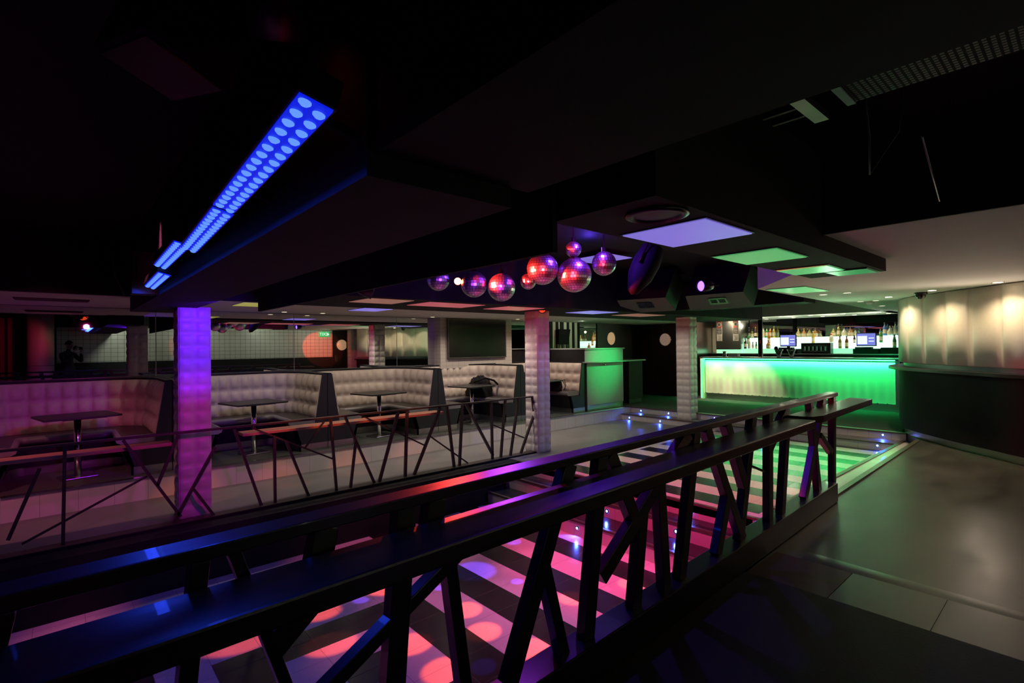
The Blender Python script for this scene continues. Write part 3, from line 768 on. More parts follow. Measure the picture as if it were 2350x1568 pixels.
POSTS=[((5.33,.935),(5.28,.0)),((5.046,.935),(4.505,.165)),((4.686,.935),(4.869,.16)),((4.147,.86),(3.999,.165)),((3.789,.935),(3.758,.165)),((3.502,.935),(3.26,.165)),((3.092,.935),(3.347,.50)),((2.826,.935),(3.110,.47)),((3.104,.50),(2.937,.165)),((3.090,.51),(3.305,.165)),((2.698,.935),(2.504,.165)),((1.88,.93),(2.09,.555)),((1.815,.935),(1.697,.165)),((1.597,.935),(1.24,.18)),((2.609,.93),(1.80,.39)),((2.303,.72),(2.346,.165)),((2.141,.61),(2.064,.165)),((1.428,.574),(1.546,.15)),((4.151,.931),(3.779,.679)),((4.922,.628),(5.25,.431)),
((.805,.935),(.74,.165)),((.919,.93),(.905,.83)),((1.15,.80),(.02,.20)),((.968,.73),(1.045,.17)),((.55,.93),(.515,.77)),((.52,.75),(.405,.655)),((.245,.93),(.17,.17)),((.318,.93),(.50,.36)),((-.1,.93),(-.25,.17)),((-.35,.93),(-.2,.17)),((-.55,.17),(-.75,.93))]
thin={26:.04,22:.04,17:.05,27:.03,19:.05,23:.045}
for i,((xa,za),(xb,zb)) in enumerate(POSTS):
    w=thin.get(i,.068); m=MB(); m.bar((xa,ry(xa,.0),za),(xb,ry(xb,.0),zb),.05,w,up=(1,0,0),bev=.003)
    brace = (i in (14,15,16,17,18,19,22,25,27,6,7,8,9))
    rpart(m,'brace' if brace else 'post',RAILP)
m=MB(); m.bar((3.459,ry(3.459),.611),(3.737,ry(3.737),.517),.014,.014); rpart(m,'brace_rod',DARKMET)

# ------------------------------------------------------------------ far railing
FY=5.85
root=empty('railing',(2.5,FY,ZW),'thin bronze railing with slanting bars along the sunken floor before the booths','railing')
def fpart(mb,name,m):
    o=mb.build(name,m,root); o.location=(-2.5,-FY,-ZW); return o
m=MB(); m.bar((-1.6,FY,.628),(5.88,FY,.628),.045,.022,bev=.003); fpart(m,'top_rail',RAILB)
m=MB(); m.box(-1.6,5.9,FY-.06,FY+.06,-.46,-.235); fpart(m,'base_fascia',BLACK)
m=MB(); m.box(-1.6,5.9,FY-.065,FY+.065,-.235,-.225); fpart(m,'base_cap',RAILB)
FP=[((5.86,.62),(5.855,-.23)),((5.56,.62),(5.67,-.23)),((5.60,.36),(5.30,-.23)),((5.27,.62),(5.09,-.23)),((5.0,.62),(4.90,-.23)),((4.73,.62),(4.74,-.23)),((4.27,.62),(4.75,-.17)),((4.21,.61),(4.15,-.23)),((3.95,.61),(4.06,-.23)),((3.845,.61),(3.43,-.23)),((3.338,.61),(3.30,-.23)),((3.21,.61),(2.94,-.23)),((2.337,.61),(2.40,-.23)),((2.515,.61),(2.875,-.23)),((2.64,.30),(2.57,-.23)),((1.33,.61),(1.585,-.23)),((1.72,.49),(1.724,-.23)),((1.84,.42),(2.08,-.23)),((1.16,.45),(.80,-.23)),((.42,.61),(.86,-.18)),((.845,.61),(.675,.15)),((.02,.62),(.005,-.23)),((-.14,.45),(-.33,-.10)),((.97,.06),(1.14,-.23)),((-.9,.62),(-1.1,-.23)),((-1.3,.62),(-.9,-.23))]
for i,((xa,za),(xb,zb)) in enumerate(FP):
    m=MB(); m.bar((xa,FY,za),(xb,FY,zb),.03,.034 if xa>2.8 else .026,up=(1,0,0)); fpart(m,'post',RAILB)
for (xa,za),(xb,zb) in [((3.70,.23),(4.31,-.22)),((4.77,.27),(5.39,0)),((2.705,.62),(3.60,.13)),((1.5,.60),(2.385,.13)),((2.29,.61),(2.05,.31)),((.60,.25),(-.25,-.16))]:
    m=MB(); m.bar((xa,FY+.02,za),(xb,FY+.02,zb),.016,.018,up=(1,0,0)); fpart(m,'brace',RAILB)
m=MB(); m.box(1.42,3.92,FY+.03,FY+.24,.515,.545,.004); fpart(m,'drinks_ledge',LEDGE)
m=MB(); m.box(-1.6,.80,FY+.03,FY+.24,.505,.535,.004); fpart(m,'drinks_ledge',LEDGE)

# ------------------------------------------------------------------ ceiling fittings
# blue led battens along the low beam
def batten(name,y0,y1,x0,x1,z,label,nl):
    L=y1-y0; cx,cyy=(x0+x1)/2,(y0+y1)/2
    root=empty(name,(cx,cyy,z),label,'light','blue led battens along the beam')
    root.rotation_euler=(0,math.radians(14),-math.atan2(x1-x0,L))
    w=.072
    m=MB(); m.box(-w/2-.008,w/2+.008,-L/2,L/2,.006,.075,.004); m.build('housing',DARKMET,root)
    m=MB(); m.box(-w/2,w/2,-L/2+.004,L/2-.004,.0,.006); m.build('face',BARFACE,root)
    for k in (-.35,.35):
        m=MB(); m.box(.03,.17,k*L-.012,k*L+.012,.04,.06); m.build('mounting_arm',BLACK,root)
    lm=None
    for i in range(nl):
        for s in (-1,1):
            if lm is None:
                m=MB(); m.use(BARLENS); m.lathe([(0,-.009),(.008,-.008),(.0135,-.003),(.014,.0)],seg=12); lm=m.mesh('lens')
            o=link('lens',lm,root); o.location=(s*.0185,-L/2+L*(i+.5+.18*s)/nl,-.0)
    return root
bn=['blue led batten nearest the viewer, longest in view','blue led batten second along the beam','small blue led batten offset to the side, third along the beam','small blue led batten farthest along the beam above the violet column']
batten('led_batten',1.06,2.09,.40,.445,1.94,bn[0],17)
batten('led_batten',2.12,3.06,.45,.49,1.94,bn[1],16)
batten('led_batten',2.98,3.90,.452,.47,1.955,bn[2],15)
batten('led_batten',3.88,4.78,.49,.51,1.91,bn[3],14)
m=MB(); m.box(.40,.56,4.85,4.93,1.86,2.2,.006); o=m.build('batten_end_bracket',DARKMET); tag(o,'blue lit metal bracket at the far end of the led battens','bracket')
m=MB(); m.tube([(.3,5.1,2.2),(.33,5.3,2.05),(.42,5.7,1.93),(.5,5.9,1.95),(.56,6.0,1.98)],.008); o=m.build('hanging_cable',BLACK); tag(o,'thin black cable drooping beside the batten bracket','cable')

# mirror balls
def mirror_ball(r,loc,label,top):
    root=empty('mirror_ball',loc,label,'mirror ball','mirror balls over the dance floor')
    m=MB(); m.use(BALL); seg=max(24,int(r*260)); nr=seg//2
    for j in range(nr):
        a=PI*j/nr-PI/2; b=PI*(j+1)/nr-PI/2; n=max(6,int(seg*math.cos((a+b)/2)))
        for i in range(n):
            t0=2*PI*(i+.05)/n; t1=2*PI*(i+.95)/n; a1=a+.05*PI/nr; b1=b-.05*PI/nr
            m.face([(r*math.cos(p)*math.cos(t),r*math.cos(p)*math.sin(t),r*math.sin(p)) for t,p in ((t0,a1),(t1,a1),(t1,b1),(t0,b1))])
    m.build('mirror_facets',None,root,recalc=False)
    m=MB(); m.use(DARKMET); m.lathe([(0,-r*.985),(r*.5,-r*.85),(r*.985,0),(r*.5,r*.85),(0,r*.985)],seg=8) if False else m.lathe([(r*.975*math.cos(t),r*.975*math.sin(t)) for t in [PI*k/16-PI/2 for k in range(17)]],seg=28); m.build('core',None,root)
    m=MB(); h=top-loc[2]; m.cyl((0,0,r*.97),(0,0,r+.035),.02,12); m.cyl((0,0,r),(0,0,h-.05),.006,8); m.build('hanger',CHROME,root)
    m=MB(); m.box(-.04,.04,-.04,.04,h-.07,h); m.build('motor',DARKMET,root)
CT=2.6
mirror_ball(.150,(3.386,3.008,2.045),'largest mirror ball, glowing red below a small ball',2.2)
mirror_ball(.070,(3.381,3.01,2.272),'small red lit mirror ball directly above the largest ball',CT)
mirror_ball(.107,(3.582,2.834,2.145),'medium mirror ball hanging right of the largest, below violet ceiling',CT)
mirror_ball(.138,(3.176,3.192,2.102),'mirror ball cut off by the beam, left of the largest ball',CT)
mirror_ball(.070,(3.081,3.277,1.995),'small dark mirror ball low between two bigger balls',CT)
mirror_ball(.122,(2.905,3.432,1.945),'violet mirror ball standing lowest, right of the bright red lamp',CT)
mirror_ball(.115,(2.724,3.591,1.975),'red and violet mirror ball touching the bright red lamp',CT)
mirror_ball(.098,(2.489,3.798,2.02),'violet mirror ball half hidden by the beam, farthest from the largest',CT)
# red lamp that lights the balls
def par(loc,aim,lens,label,r=.07,name='spotlight',L=.16):
    root=empty(name,loc,label,'spotlight')
    d=(Vector(aim)-Vector(loc)); root.rotation_euler=d.to_track_quat('-Z','Y').to_euler()
    m=MB(); m.lathe([(0,L),(r*.7,L),(r*.9,L*.7),(r,.0),(r*.93,.0),(r*.85,.02)],seg=24); m.build('can',DARKMET,root)
    m=MB(); m.lathe([(0,.012),(r*.88,.02)],seg=24); m.build('lens',lens,root)
    m=MB(); m.tube([(-r*1.1,0,L*.4),(-r*1.15,0,L+.05),(0,0,L+.12),(r*1.15,0,L+.05),(r*1.1,0,L*.4)],.006); m.build('yoke',BLACK,root)
    return root
par((2.60,3.66,2.00),(0.3,-.2,1.35),LEDR,'blinding red spotlight among the mirror balls',.035,L=.1)
par((3.33,2.98,2.262),(1.5,.8,1.9),LEDR,'small red spotlight beside the topmost mirror ball',.012,L=.05)
par((2.1,4.25,1.93),(2.6,4.0,1.7),VIOL,'blue lit moving head lamp at the far end of the mirror ball row',.075)
par((4.9,2.65,2.02),(3.9,2.9,1.95),VIOL,'moving head lamp with a violet lens beyond the black scanner',.06)
par((5.62,5.66,1.99),(4.8,4.6,1.75),REDDIM,'dim red lamp on top of the second column',.06,L=.12)
root=empty('scanner_lamp',(3.85,2.62,2.08),'big dark pointed scanner right of the mirror balls','spotlight')
root.rotation_euler=(.3,.5,.4)
m=MB(); m.lathe([(0,-.26),(.05,-.22),(.11,-.06),(.12,.1),(.10,.24),(0,.26)],seg=22); m.build('can',BLACK,root)
m=MB(); m.tube([(-.13,0,.0),(-.14,0,.3),(0,0,.36),(.14,0,.3),(.13,0,.0)],.012); m.tube([(0,0,.36),(-.12,-.05,.66)],.014); m.build('yoke',BLACK,root)
par((.42,1.3,2.2),(1.6,3.3,-.7),REDDIM,'red led spotlight by the near end of the battens, seen in the mirror',.09)
# ceiling panels, speaker, vents
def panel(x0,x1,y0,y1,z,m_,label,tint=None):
    root=empty('ceiling_acrylic_panel',((x0+x1)/2,(y0+y1)/2,z),label,'light panel','acrylic ceiling panels')
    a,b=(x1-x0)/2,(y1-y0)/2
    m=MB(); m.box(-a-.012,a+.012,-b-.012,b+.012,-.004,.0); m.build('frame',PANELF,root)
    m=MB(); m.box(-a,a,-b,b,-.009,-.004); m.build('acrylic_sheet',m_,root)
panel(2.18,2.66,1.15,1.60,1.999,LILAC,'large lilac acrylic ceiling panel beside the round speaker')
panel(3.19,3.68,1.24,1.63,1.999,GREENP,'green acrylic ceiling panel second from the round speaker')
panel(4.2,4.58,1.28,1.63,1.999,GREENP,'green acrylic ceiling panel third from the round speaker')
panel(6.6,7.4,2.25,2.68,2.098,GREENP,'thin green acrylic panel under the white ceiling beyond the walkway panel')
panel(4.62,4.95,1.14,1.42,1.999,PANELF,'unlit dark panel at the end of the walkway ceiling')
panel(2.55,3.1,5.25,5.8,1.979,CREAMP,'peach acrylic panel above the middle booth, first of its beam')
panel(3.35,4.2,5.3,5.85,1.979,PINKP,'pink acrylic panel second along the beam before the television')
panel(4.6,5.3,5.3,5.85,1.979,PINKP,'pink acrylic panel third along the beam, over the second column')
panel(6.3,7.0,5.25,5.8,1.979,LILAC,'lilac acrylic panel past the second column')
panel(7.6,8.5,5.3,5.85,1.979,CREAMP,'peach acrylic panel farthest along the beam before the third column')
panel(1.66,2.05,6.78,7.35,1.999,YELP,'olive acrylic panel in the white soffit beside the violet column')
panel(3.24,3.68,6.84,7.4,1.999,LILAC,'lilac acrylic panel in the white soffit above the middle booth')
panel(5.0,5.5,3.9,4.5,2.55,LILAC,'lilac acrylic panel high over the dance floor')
root=empty('ceiling_speaker',(1.95,1.25,2.0),'round black speaker set in the dark ceiling panel','speaker')
m=MB(); m.lathe([(.13,0),(.135,-.012),(.11,-.02),(.10,-.008)],seg=32); m.build('rim',DARKMET,root)
m=MB(); m.lathe([(.10,-.008),(.05,-.013),(0,-.015)],seg=32); m.build('grille',NAVY,root)
def vent(p,label):
    root=empty('air_vent_box',p[0],label,'vent','sloping vent boxes over the striped platform')
    m=MB(); o=Vector(p[0]); q=[Vector(v)-o for v in p]
    top=[v+Vector((.3,0,.45)) for v in q]
    m.use(VENTC); m.face(q); m.use(BLACK)
    for i in range(4): m.face([q[i],q[(i+1)%4],top[(i+1)%4],top[i]])
    m.face(top); m.build('casing',None,root)
    def pt(u,v,d=0.0):
        a=q[0].lerp(q[1],u); b=q[3].lerp(q[2],u); n=(q[1]-q[0]).cross(q[3]-q[0]).normalized(); n=n if n.z<0 else -n
        return a.lerp(b,v)+n*d
    m=MB()
    u0,u1,v0,v1=.38,.68,.22,.62
    for (a,b,c,d) in ((u0,u1,v0,v0+.08),(u0,u1,v1-.08,v1),(u0,u0+.03,v0,v1),(u1-.03,u1,v0,v1),((u0+u1)/2-.015,(u0+u1)/2+.015,v0,v1)):
        m.face([pt(a,c,.012),pt(b,c,.012),pt(b,d,.012),pt(a,d,.012)])
    m.build('grille_frame',DARKMET,root)
    m=MB(); m.face([pt(u0,v0,.006),pt(u1,v0,.006),pt(u1,v1,.006),pt(u0,v1,.006)]); m.build('grille_opening',BLACK,root)
vent([(6.5,4.90,2.12),(6.5,4.05,2.10),(7.5,4.49,1.975),(7.5,5.49,1.985)],'sloping grey vent box left of the other, past the mirror balls')
vent([(7.0,4.02,2.145),(7.0,3.16,2.135),(8.0,3.45,1.995),(8.0,4.51,2.0)],'sloping grey vent box nearer the bar, right of the other')
# air grille in booth soffit
root=empty('air_grille',(-.1,7.55,2.0),'long dark air grille in the white soffit at far left','vent')
m=MB(); m.box(-.28,.34,-.14,.14,-.006,.0); m.build('frame',BLACK,root)
m=MB()
for i in range(9): m.box(-.27,.33,-.13+.031*i,-.118+.031*i,-.012,-.005)
m.build('slats',DGREY,root)
# dark ceiling clutter
root=empty('perforated_grille',(1.28,.2,1.985),'dark perforated grille panel at the upper right with a green lit edge','vent')
m=MB(); m.box(-.06,.10,-.14,.155,.0,.012); m.build('mesh_panel',tile('perforated metal',(.03,.032,.03),(.004,.004,.004),(.012,.012),'xy',.005,.5),root)
m=MB(); m.box(-.06,.10,.155,.172,-.004,.02); m.build('edge_strip',CABG,root)
m=MB()
for k in (-.1,.1): m.cyl((.0,k,.01),(.0,k,.61),.005,6)
m.build('hanging_rod',DARKMET,root)
root=empty('cable_tray',(1.9,.72,2.3),'dim metal cable tray hanging under the black ceiling','tray')
m=MB(); m.box(-.3,.35,-.05,.0,0,.03); m.box(-.3,.15,-.22,-.06,.06,.07); m.build('tray',STEEL,root)
for i in range(7):
    m=MB(); m.box(-.3+.09*i,-.285+.09*i,.0,.12,.0,.02); m.build('rung',DARKMET,root)
for k,(pts,lab) in enumerate((([(2.2,.55,2.5),(2.3,.55,2.2),(2.5,.6,2.12),(2.6,.52,2.3),(2.6,.5,2.55)],'thin loose cable looping under the black ceiling'),([(2.75,.47,2.3),(3.3,.5,2.13)],'pale thin rod slanting down to the edge of the white ceiling'))):
    m=MB(); m.tube(pts,.004); o=m.build('loose_cable' if k==0 else 'ceiling_rod',STEEL if k else DGREY); tag(o,lab,'cable' if k==0 else 'rod')
root=empty('loudspeaker',(.26,1.75,2.35),'dark loudspeaker box hanging in the black ceiling left of the battens','speaker')
root.rotation_euler=(.2,.3,.3)
m=MB(); m.box(-.12,.12,-.18,.18,-.12,.22,.01); m.build('cabinet',CEILB,root)
m=MB(); m.box(-.1,.1,-.16,.16,-.128,-.12); m.build('grille',DARKMET,root)
# downlights
def downlight(loc,label,m_=None,r=.045,group='recessed downlights'):
    root=empty('downlight',loc,label,'downlight',group)
    m=MB(); m.lathe([(r,0),(r*1.25,-.004),(r*1.25,-.001),(r*1.2,0)],seg=20); m.build('trim_ring',STEEL,root)
    m=MB(); m.lathe([(0,-.003),(r,-.003)],seg=20); m.build('lamp',m_ or DOWNL,root)
DL=[((8.62,1.40),2.1,'over the curved padded wall, right of the camera dome'),((9.30,2.02),2.1,'over the curved padded wall at its far end'),((8.1,.72),2.1,'over the curved padded wall at the picture edge'),
((9.92,2.54),2.1,'in the white ceiling before the bar, left of the smoke detector'),((9.93,2.33),2.1,'in the white ceiling before the bar, right of the smoke detector'),((8.0,2.49),2.1,'in the white ceiling beside the walkway panel, left one'),((8.0,2.2),2.1,'in the white ceiling beside the walkway panel, right one'),((11.5,2.6),2.1,'in the white ceiling close to the bar counter')]
for (x,y),z_,lab in DL: downlight((x,y,z_-.001),'small round downlight '+lab,DOWNL if 'curved' in lab else DOWND)
for i,y in enumerate((6.7,6.0,5.3,4.6,3.9,3.2)):
    downlight((13.85,y,2.099),'warm downlight over the bottle shelf, %s from the steel cupboard'%ORD[i],DOWNL,.05)
for i,(x,y) in enumerate(((1.1,8.2),(2.6,8.3),(3.2,8.3),(5.3,8.3),(7.3,8.1))):
    downlight((x,y,1.999),'small downlight in the booth soffit, %s from the violet column'%ORD[i],DOWND,.04)
root=empty('security_camera',(8.86,1.56,2.1),'black dome security camera on the white ceiling above the curved wall','camera')
m=MB(); m.lathe([(.075,0),(.075,-.03),(.06,-.03)],seg=24); m.build('housing',DARKMET,root)
m=MB(); m.lathe([(.06,-.03),(.055,-.06),(.035,-.085),(0,-.092)],seg=24); m.build('dome',TVS,root)
o=MB(); o.lathe([(0,-.05),(.04,-.05),(.055,-.03),(.06,0),(0,0)],seg=20); o=o.build('smoke_detector',WHITEC); o.location=(10.1,2.45,2.1); tag(o,'small white smoke detector on the ceiling before the bar','detector')
# step lights
def steplight(loc,label):
    root=empty('step_light',loc,label,'step light','blue step lights')
    rt=Matrix.Rotation(-PI/2,4,'Y')
    m=MB(); m.lathe([(.014,.006),(.026,.006),(.028,0)],seg=18,mtx=rt); m.build('bezel',CHROME,root)
    m=MB(); m.lathe([(0,.005),(.014,.005)],seg=18,mtx=rt); m.build('lens',LEDB,root)
SL=[(9.86,6.8,-.07,'upper bar step, leftmost by the green cabinet'),(9.86,6.1,-.07,'upper bar step, left of the third column'),(9.5,6.86,-.2,'lower bar step, leftmost by the white kerb'),(9.5,6.08,-.2,'lower bar step, left of the third column'),(9.86,5.06,-.07,'upper bar step, just right of the third column'),(9.5,3.97,-.2,'lower bar step, seen through the railing with a bright star'),(9.86,2.25,-.06,'upper bar step, rightmost near the curved counter'),(9.5,2.24,-.18,'lower bar step, rightmost near the curved counter'),
(4.988,2.85,-.34,'top dance floor riser, behind a black post'),(4.75,2.87,-.50,'middle riser of the dance floor steps'),(4.42,3.93,-.66,'bottom riser of the dance floor steps'),(4.988,4.75,-.34,'top riser of the dance floor steps at the far side'),(4.75,3.76,-.50,'middle riser of the dance floor steps, behind the drinks ledge'),(4.42,2.6,-.66,'bottom riser of the dance floor steps nearest the railing')]
for x,y,z_,lab in SL: steplight((x-.001,y,z_),'round blue light in the '+lab)

# curtain seen in the mirror
m=MB(); m.use(CURT); rows=[]
for z_ in (0.0,1.0,2.3): rows.append([(-1.9+.02*i,-1.2+.06*math.sin(i*.9),z_) for i in range(48)])
m.grid(rows); o=m.build('stage_curtain'); tag(o,'red and blue lit curtain at far left, seen in the mirror','curtain')
m=MB(); m.use(CREAM); m.lathe([(.28,0),(.28,1.05)],c=(-.42,-1.15,0),seg=28); m.lathe([(.28,1.06),(.28,2.5)],c=(-.42,-1.15,0),seg=28); o=m.build('column_round'); o['kind']='structure'

# ------------------------------------------------------------------ photographer, seen in the mirror
def skin(verts,edges,rad,name,m_,sub=2,parent=None,root=0):
    me=bpy.data.meshes.new(name); me.from_pydata(verts,edges,[]); o=link(name,me)
    md=o.modifiers.new('s','SKIN'); md.use_smooth_shade=True
    for i,r in enumerate(rad):
        v=me.skin_vertices[0].data[i]; v.radius=(r,r) if not isinstance(r,tuple) else r; v.use_root=(i==root)
    s=o.modifiers.new('u','SUBSURF'); s.levels=sub; s.render_levels=sub
    dg=bpy.context.evaluated_depsgraph_get(); m2=bpy.data.meshes.new_from_object(o.evaluated_get(dg)); m2.name=name
    bpy.data.objects.remove(o); m2.materials.clear(); m2.materials.append(m_)
    for p in m2.polygons: p.use_smooth=True
    return link(name,m2,parent)
pr=empty('person',(.12,-.78,0),'person in black raising a camera to the face, seen in the mirror at far left','person',rz=math.radians(48.6))
V=[(0,0,.92),(0,0,1.10),(0,0,1.26),(.02,0,1.36),(.03,0,1.43),(.05,0,1.50),
   (.0,.17,1.34),(.16,.25,1.14),(.30,.10,1.36),
   (.0,-.17,1.34),(.16,-.25,1.14),(.30,-.10,1.36),
   (0,.10,.86),(.01,.11,.48),(-.01,.11,.09),(.12,.13,.04),(0,-.10,.86),(.01,-.11,.48),(-.01,-.11,.09),(.12,-.13,.04)]
Eg=[(0,1),(1,2),(2,3),(3,4),(4,5),(3,6),(6,7),(7,8),(3,9),(9,10),(10,11),(0,12),(12,13),(13,14),(14,15),(0,16),(16,17),(17,18),(18,19)]
Rd=[(.15,.12),(.14,.11),(.16,.12),(.11,.09),.055,.055,.065,.048,.034,.065,.048,.034,.095,.065,.045,.04,.095,.065,.045,.04]
body=skin(V,Eg,Rd,'body',CLOTH,2,pr)
m=MB(); m.use(SKIN); rows=[]
for j in range(13):
    t=PI*j/12-PI/2; rr=[]
    for i in range(20):
        a=2*PI*i/20; x=.098*math.cos(t)*math.cos(a); y=.076*math.cos(t)*math.sin(a); z_=.118*math.sin(t)
        if z_<-.03: x*=.9; y*=.85
        if abs(a)<.2 or abs(a-2*PI)<.2:
            if -.05<z_<.02: x+=.022
        rr.append((x+.07,y,z_+1.585))
    rows.append(rr)
m.grid(rows,close=True); head=m.build('head',None,pr)
for s in (-1,1):
    m=MB(); m.use(SKIN); m.lathe([(0,-.03),(.012,-.02),(.016,.005),(.012,.025),(0,.03)],c=(.065,s*.078,1.58),seg=10); m.build('ear',None,head)
m=MB(); m.use(HAIR); rows=[]
for j in range(8):
    t=PI/2*j/7; rows.append([( .055+.108*math.cos(t)*math.cos(2*PI*i/20)+(.0),.086*math.cos(t)*math.sin(2*PI*i/20),1.60+.115*math.sin(t)) for i in range(20)])
m.grid(rows,close=True); m.build('hair',None,pr)
for s in (-1,1):   # hands with bent fingers round the camera
    bx,by,bz=.31,s*.095,1.385
    hv=[(bx,by,bz),(bx+.03,by-s*.005,bz+.05),(bx+.035,by-s*.005,bz+.085)]; he=[(0,1),(1,2)]; hr=[.026,(.034,.02),(.03,.016)]
    for f in range(4):
        k=len(hv); yy=by+s*(.012-.012*f)
        hv+= [(bx+.05,by-s*.002+s*(.0),bz+.062+.017*f),(bx+.085,by-s*.012,bz+.075+.017*f),(bx+.09,by-s*(.04+.004*(f%2)),bz+.08+.017*f)]
        he+= [(2,k),(k,k+1),(k+1,k+2)]; hr+=[.0095,.0088,.0075]
    k=len(hv); hv+=[(bx+.01,by-s*.02,bz+.075),(bx+.0,by-s*.045,bz+.105)]; he+=[(1,k),(k,k+1)]; hr+=[.011,.009]
    skin(hv,he,hr,'hand',SKIN,2,pr)
cam_=empty('held_camera',(pr.location.x+math.cos(.848)*.27,pr.location.y+math.sin(.848)*.27,1.50),'black camera held at the face of the person, seen in the mirror','camera',rz=.848)
m=MB(); m.box(-.03,.035,-.065,.065,-.045,.045,.008); m.box(-.03,.03,-.03,.03,.045,.075,.006); m.build('camera_body',INK,cam_)
m=MB(); m.cyl((.035,0,0),(.15,0,0),.036,22,.04); m.build('camera_lens',TVS,cam_)

# ------------------------------------------------------------------ lights, with added fill spots that have no fixture
def spot(loc,aim,col,p,ang,blend=.4,r=.03,name='spot'):
    l=bpy.data.lights.new(name,'SPOT'); l.color=col; l.energy=p; l.spot_size=math.radians(ang); l.spot_blend=blend; l.shadow_soft_size=r
    o=bpy.data.objects.new(name,l); COL.objects.link(o); o.location=loc
    o.rotation_euler=(Vector(aim)-Vector(loc)).to_track_quat('-Z','Y').to_euler(); return o
def area(loc,aim,col,p,sx,sy,name='area'):
    l=bpy.data.lights.new(name,'AREA'); l.shape='RECTANGLE'; l.size=sx; l.size_y=sy; l.color=col; l.energy=p
    o=bpy.data.objects.new(name,l); COL.objects.link(o); o.location=loc
    o.rotation_euler=(Vector(aim)-Vector(loc)).to_track_quat('-Z','Y').to_euler(); return o
def point(loc,col,p,r=.02,name='point'):
    l=bpy.data.lights.new(name,'POINT'); l.color=col; l.energy=p; l.shadow_soft_size=r
    o=bpy.data.objects.new(name,l); COL.objects.link(o); o.location=loc; return o
WARM=(1,.74,.44); NEUT=(1,.86,.70)
# curved wall downlights
for (x,y) in ((9.42,2.06),(8.66,1.52),(8.06,.86)): spot((x,y,2.085),(x+.06,y-.07,1.2),(1,.79,.52),46,130,1,.02)
# bar
o=area((12.62,4.68,1.03),(12.72,4.68,.5),(.02,1,.19),75,.03,4.1,'led tape glow'); o.rotation_euler=Euler((0,-math.radians(30),0))
for y in (6.7,6.1,5.5): spot((11.4,y,1.95),(12.75,y+.05,.14),(1,.88,.58),130,44,.5,.03)
spot((13.0,6.7,2.05),(13.8,6.65,1.5),(1,.86,.6),16,90,.8,.03)  # added fill on the steel cupboard
for y in (6.0,5.2,4.3,3.4): spot((14.18,y,1.9),(13.85,y,2.1),(1,.95,.7),9,160,.9,.03)  # added upward fill for the soffit, no lamps here
spot((11.0,3.2,2.08),(12.7,3.3,.55),(.01,1,.24),240,62,.9,.05)
spot((11.2,5.6,2.05),(11.3,5.4,0),NEUT,22,120,.9,.05)
for y in (6.6,5.8,5.0,4.2,3.4): spot((13.7,y,2.07),(13.9,y,1.2),WARM,16,110,.7,.04)
# booths: soffit downlights
for i in range(5):
    for dx,k in ((-.45,.5),(.45,.5)):
        spot((BX[i]+dx,7.75,1.97),(BX[i]+dx*.9,7.95,0),NEUT,(2,28,42,72,80)[i]*k,130,.8,.04)
    spot((BX[i]+.93,6.85,1.96),(BX[i]+.93,7.0,0),NEUT,(1.5,14,16,20,24)[i],140,.9,.05)
spot((.35,4.9,1.88),(-.5,8.3,.7),(1,.05,.32),80,50,.7,.04)
spot((-.9,5.6,2.4),(.1,7.1,-.1),(1,.26,.34),95,60,.8,.05)
# violet column
spot((1.05,4.9,1.80),(1.02,5.97,1.6),(.14,.01,1),80,62,.45,.03)
spot((1.12,4.2,1.4),(1.02,5.97,.35),(.75,.0,.55),46,56,.6,.03)
# dance floor
spot((2.95,2.45,2.3),(4.7,3.1,-.5),(1,.04,.16),420,62,.5,.03)
spot((2.42,3.42,1.96),(1.25,1.32,.87),(1,.05,.03),70,34,.8,.02)
spot((2.75,3.2,1.85),(1.6,1.35,.87),(.3,.04,1),60,34,.8,.02)
for x in (-.6,.8,2.2,3.5): spot((x,4.5,2.45),(x,3.0,ZP),(1,.20,.44),210,40,.6,.05)
for x in (.5,2.6): spot((x,4.6,2.45),(x,4.9,ZP),(1,.16,.36),150,40,.8,.05)
spot((4.6,3.9,2.3),(4.55,3.6,-.4),(.9,.06,.45),110,60,.8,.05)
spot((5.4,4.6,1.95),(4.9,5.2,-.4),(.08,.10,1),70,40,.6,.03)
spot((5.4,2.6,2.0),(4.7,1.9,-.4),(.25,.06,1),50,36,.6,.03)
for (x,y) in [(1.572,4.277),(1.486,3.744),(1.926,3.341),(1.933,2.924),(2.504,3.467),(2.415,3.11),(2.542,2.689),(2.184,4.282),(3.897,2.813),(0.964,4.245),(4.1,3.6),(3.3,3.0)]:
    spot((3.3,3.1,1.8),(x,y,ZP),(1,.10,.03),640,6.4,.55,.01,'mirror ball glint')
for (x,y),a in [((1.933,4.21),2.5),((3.159,3.555),3),((3.0,4.0),10),((1.273,4.415),3),((2.527,2.813),3),((3.772,4.3),4),((2.562,3.933),2.5),((2.152,2.775),4)]:
    spot((3.2,3.2,1.8),(x,y,ZP),(.14,.06,1),420,a,.5,.01,'mirror ball glint')
# around the balls
point((3.35,2.72,2.45),(.16,.03,1),40,.04)
point((4.3,3.6,2.5),(.12,.05,1),5,.04)
spot((2.50,3.50,2.02),(3.4,3.0,2.1),(1,.03,.02),420,60,.6,.02)
spot((2.2,2.2,1.95),(3.3,3.05,2.05),(1,.03,.05),200,40,.6,.02)
spot((2.0,2.6,1.95),(2.75,3.6,1.97),(.4,.05,1),50,40,.6,.02)
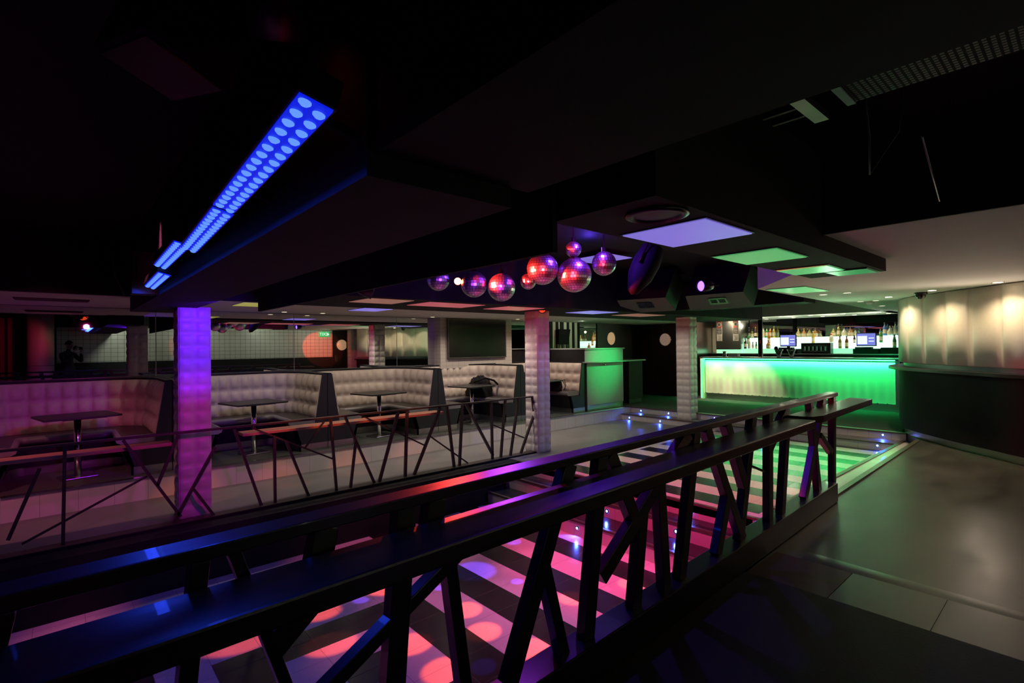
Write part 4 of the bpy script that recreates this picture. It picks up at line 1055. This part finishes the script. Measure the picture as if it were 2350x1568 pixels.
# walkway and striped floor
for x in (2.6,4.2,5.2,6.4,7.4): spot((x,6.15,1.95),(x,6.75,ZW),NEUT,40,120,.9,.05)
spot((4.3,6.3,1.93),(5.57,5.88,1.0),(1,.72,.62),34,60,.8,.04)  # this and the next three: added fill on the columns
spot((6.6,4.6,1.95),(5.7,5.73,.7),(.45,.45,1),34,50,.8,.04)
spot((8.3,6.0,1.95),(9.62,5.6,.9),NEUT,34,60,.8,.04)
spot((10.3,4.4,2.0),(9.8,5.45,1.0),(.5,1,.5),20,60,.8,.04)
spot((8.6,3.0,2.04),(8.4,2.8,ZW),(.05,1,.25),150,62,.9,.06)
spot((6.6,3.6,2.5),(6.6,3.6,ZW),NEUT,120,80,.9,.06)
spot((9.4,4.4,2.03),(10.2,4.6,0),NEUT,20,120,.9,.06)
spot((9.2,7.9,1.99),(9.4,8.6,1.6),(.8,1,.7),9,140,.9,.04)  # added fill on the striped wall
# white ceiling wash
spot((8.2,.9,1.12),(7.0,.9,2.1),(1,.80,.62),34,140,.9,.1)  # added upward fill, no lamp stands at the counter
spot((9.6,2.9,1.2),(8.8,2.2,2.1),(.5,1,.55),22,140,.9,.1)
# far ledge orange
for x in (1.7,2.3,2.9,3.5): spot((2.62,4.4,1.96),(x,5.97,.54),(1,.17,.05),120,13,.7,.02)  # added spots in place of a lamp reflection in the ledge
# blue battens
for y in (1.6,2.6,3.4,4.3): area((.46,y,1.90),(.9,y-.4,.8),(.02,.06,1),3.2,.06,.9,'batten glow').rotation_euler=Euler((0,math.radians(14),0))
# red lamp near battens
spot((.45,1.35,2.1),(-1.4,-1.2,1.2),(1,.05,.12),60,50,.7,.03)
spot((1.2,1.5,1.84),(3.0,YR,1.55),(1,.10,.04),160,18,.6,.03)
spot((5.3,1.3,2.06),(7.2,YR,1.42),(1,.08,.03),700,21,.08,.02)
for x in (1.2,3.2,5.2,7.0): spot((x,-.5,2.08),(x,YR,1.5),(.9,1,.78),26,150,.9,.05)  # added fill on the tiled wall, not from the red lamp
spot((1.0,.6,1.88),(1.56,-.4,1.2),(.8,1,.7),40,60,.9,.05)  # added fill on the column behind the viewpoint
# green cabinet
spot((9.4,5.4,1.97),(9.15,7.25,1.05),(.01,1,.20),560,42,1,.05)
# right floor
spot((5.8,.9,2.08),(4.7,.9,0),(1,.94,.58),16,70,1,.08)  # added fill in place of the bright reflection on this floor
# step lights
for x,y,z_,_ in SL:
    spot((x-.02,y,z_),(x-.14,y,z_-.12),(.04,.10,1),5,120,.5,.01,'step glow')

w=bpy.data.worlds.new('World'); SC.world=w; w.use_nodes=True
w.node_tree.nodes['Background'].inputs[0].default_value=(.01,.01,.012,1); w.node_tree.nodes['Background'].inputs[1].default_value=.1

# ------------------------------------------------------------------ camera
FPX=1175.
az=math.atan(1335/FPX); pitch=math.radians(.5); a=.0115
fw=Vector((math.cos(az)*math.cos(pitch),math.sin(az)*math.cos(pitch),math.sin(pitch)))
r0=fw.cross(Vector((0,0,1))).normalized(); u0=r0.cross(fw)
rt=r0*math.cos(a)-u0*math.sin(a); up=u0*math.cos(a)+r0*math.sin(a)
cd=bpy.data.cameras.new('Camera'); cam=bpy.data.objects.new('Camera',cd); COL.objects.link(cam)
cam.matrix_world=Matrix(((rt.x,up.x,-fw.x,0),(rt.y,up.y,-fw.y,0),(rt.z,up.z,-fw.z,1.43),(0,0,0,1)))
cd.sensor_width=36; cd.lens=FPX/2350*36; cd.clip_start=.02; cd.clip_end=60
SC.camera=cam
SC.view_settings.view_transform='Standard'; SC.view_settings.look='None'; SC.view_settings.exposure=0; SC.view_settings.gamma=1
SC.cycles.max_bounces=8; SC.cycles.glossy_bounces=5; SC.cycles.diffuse_bounces=3; SC.cycles.sample_clamp_indirect=4; SC.cycles.use_denoising=True; SC.cycles.adaptive_threshold=.015
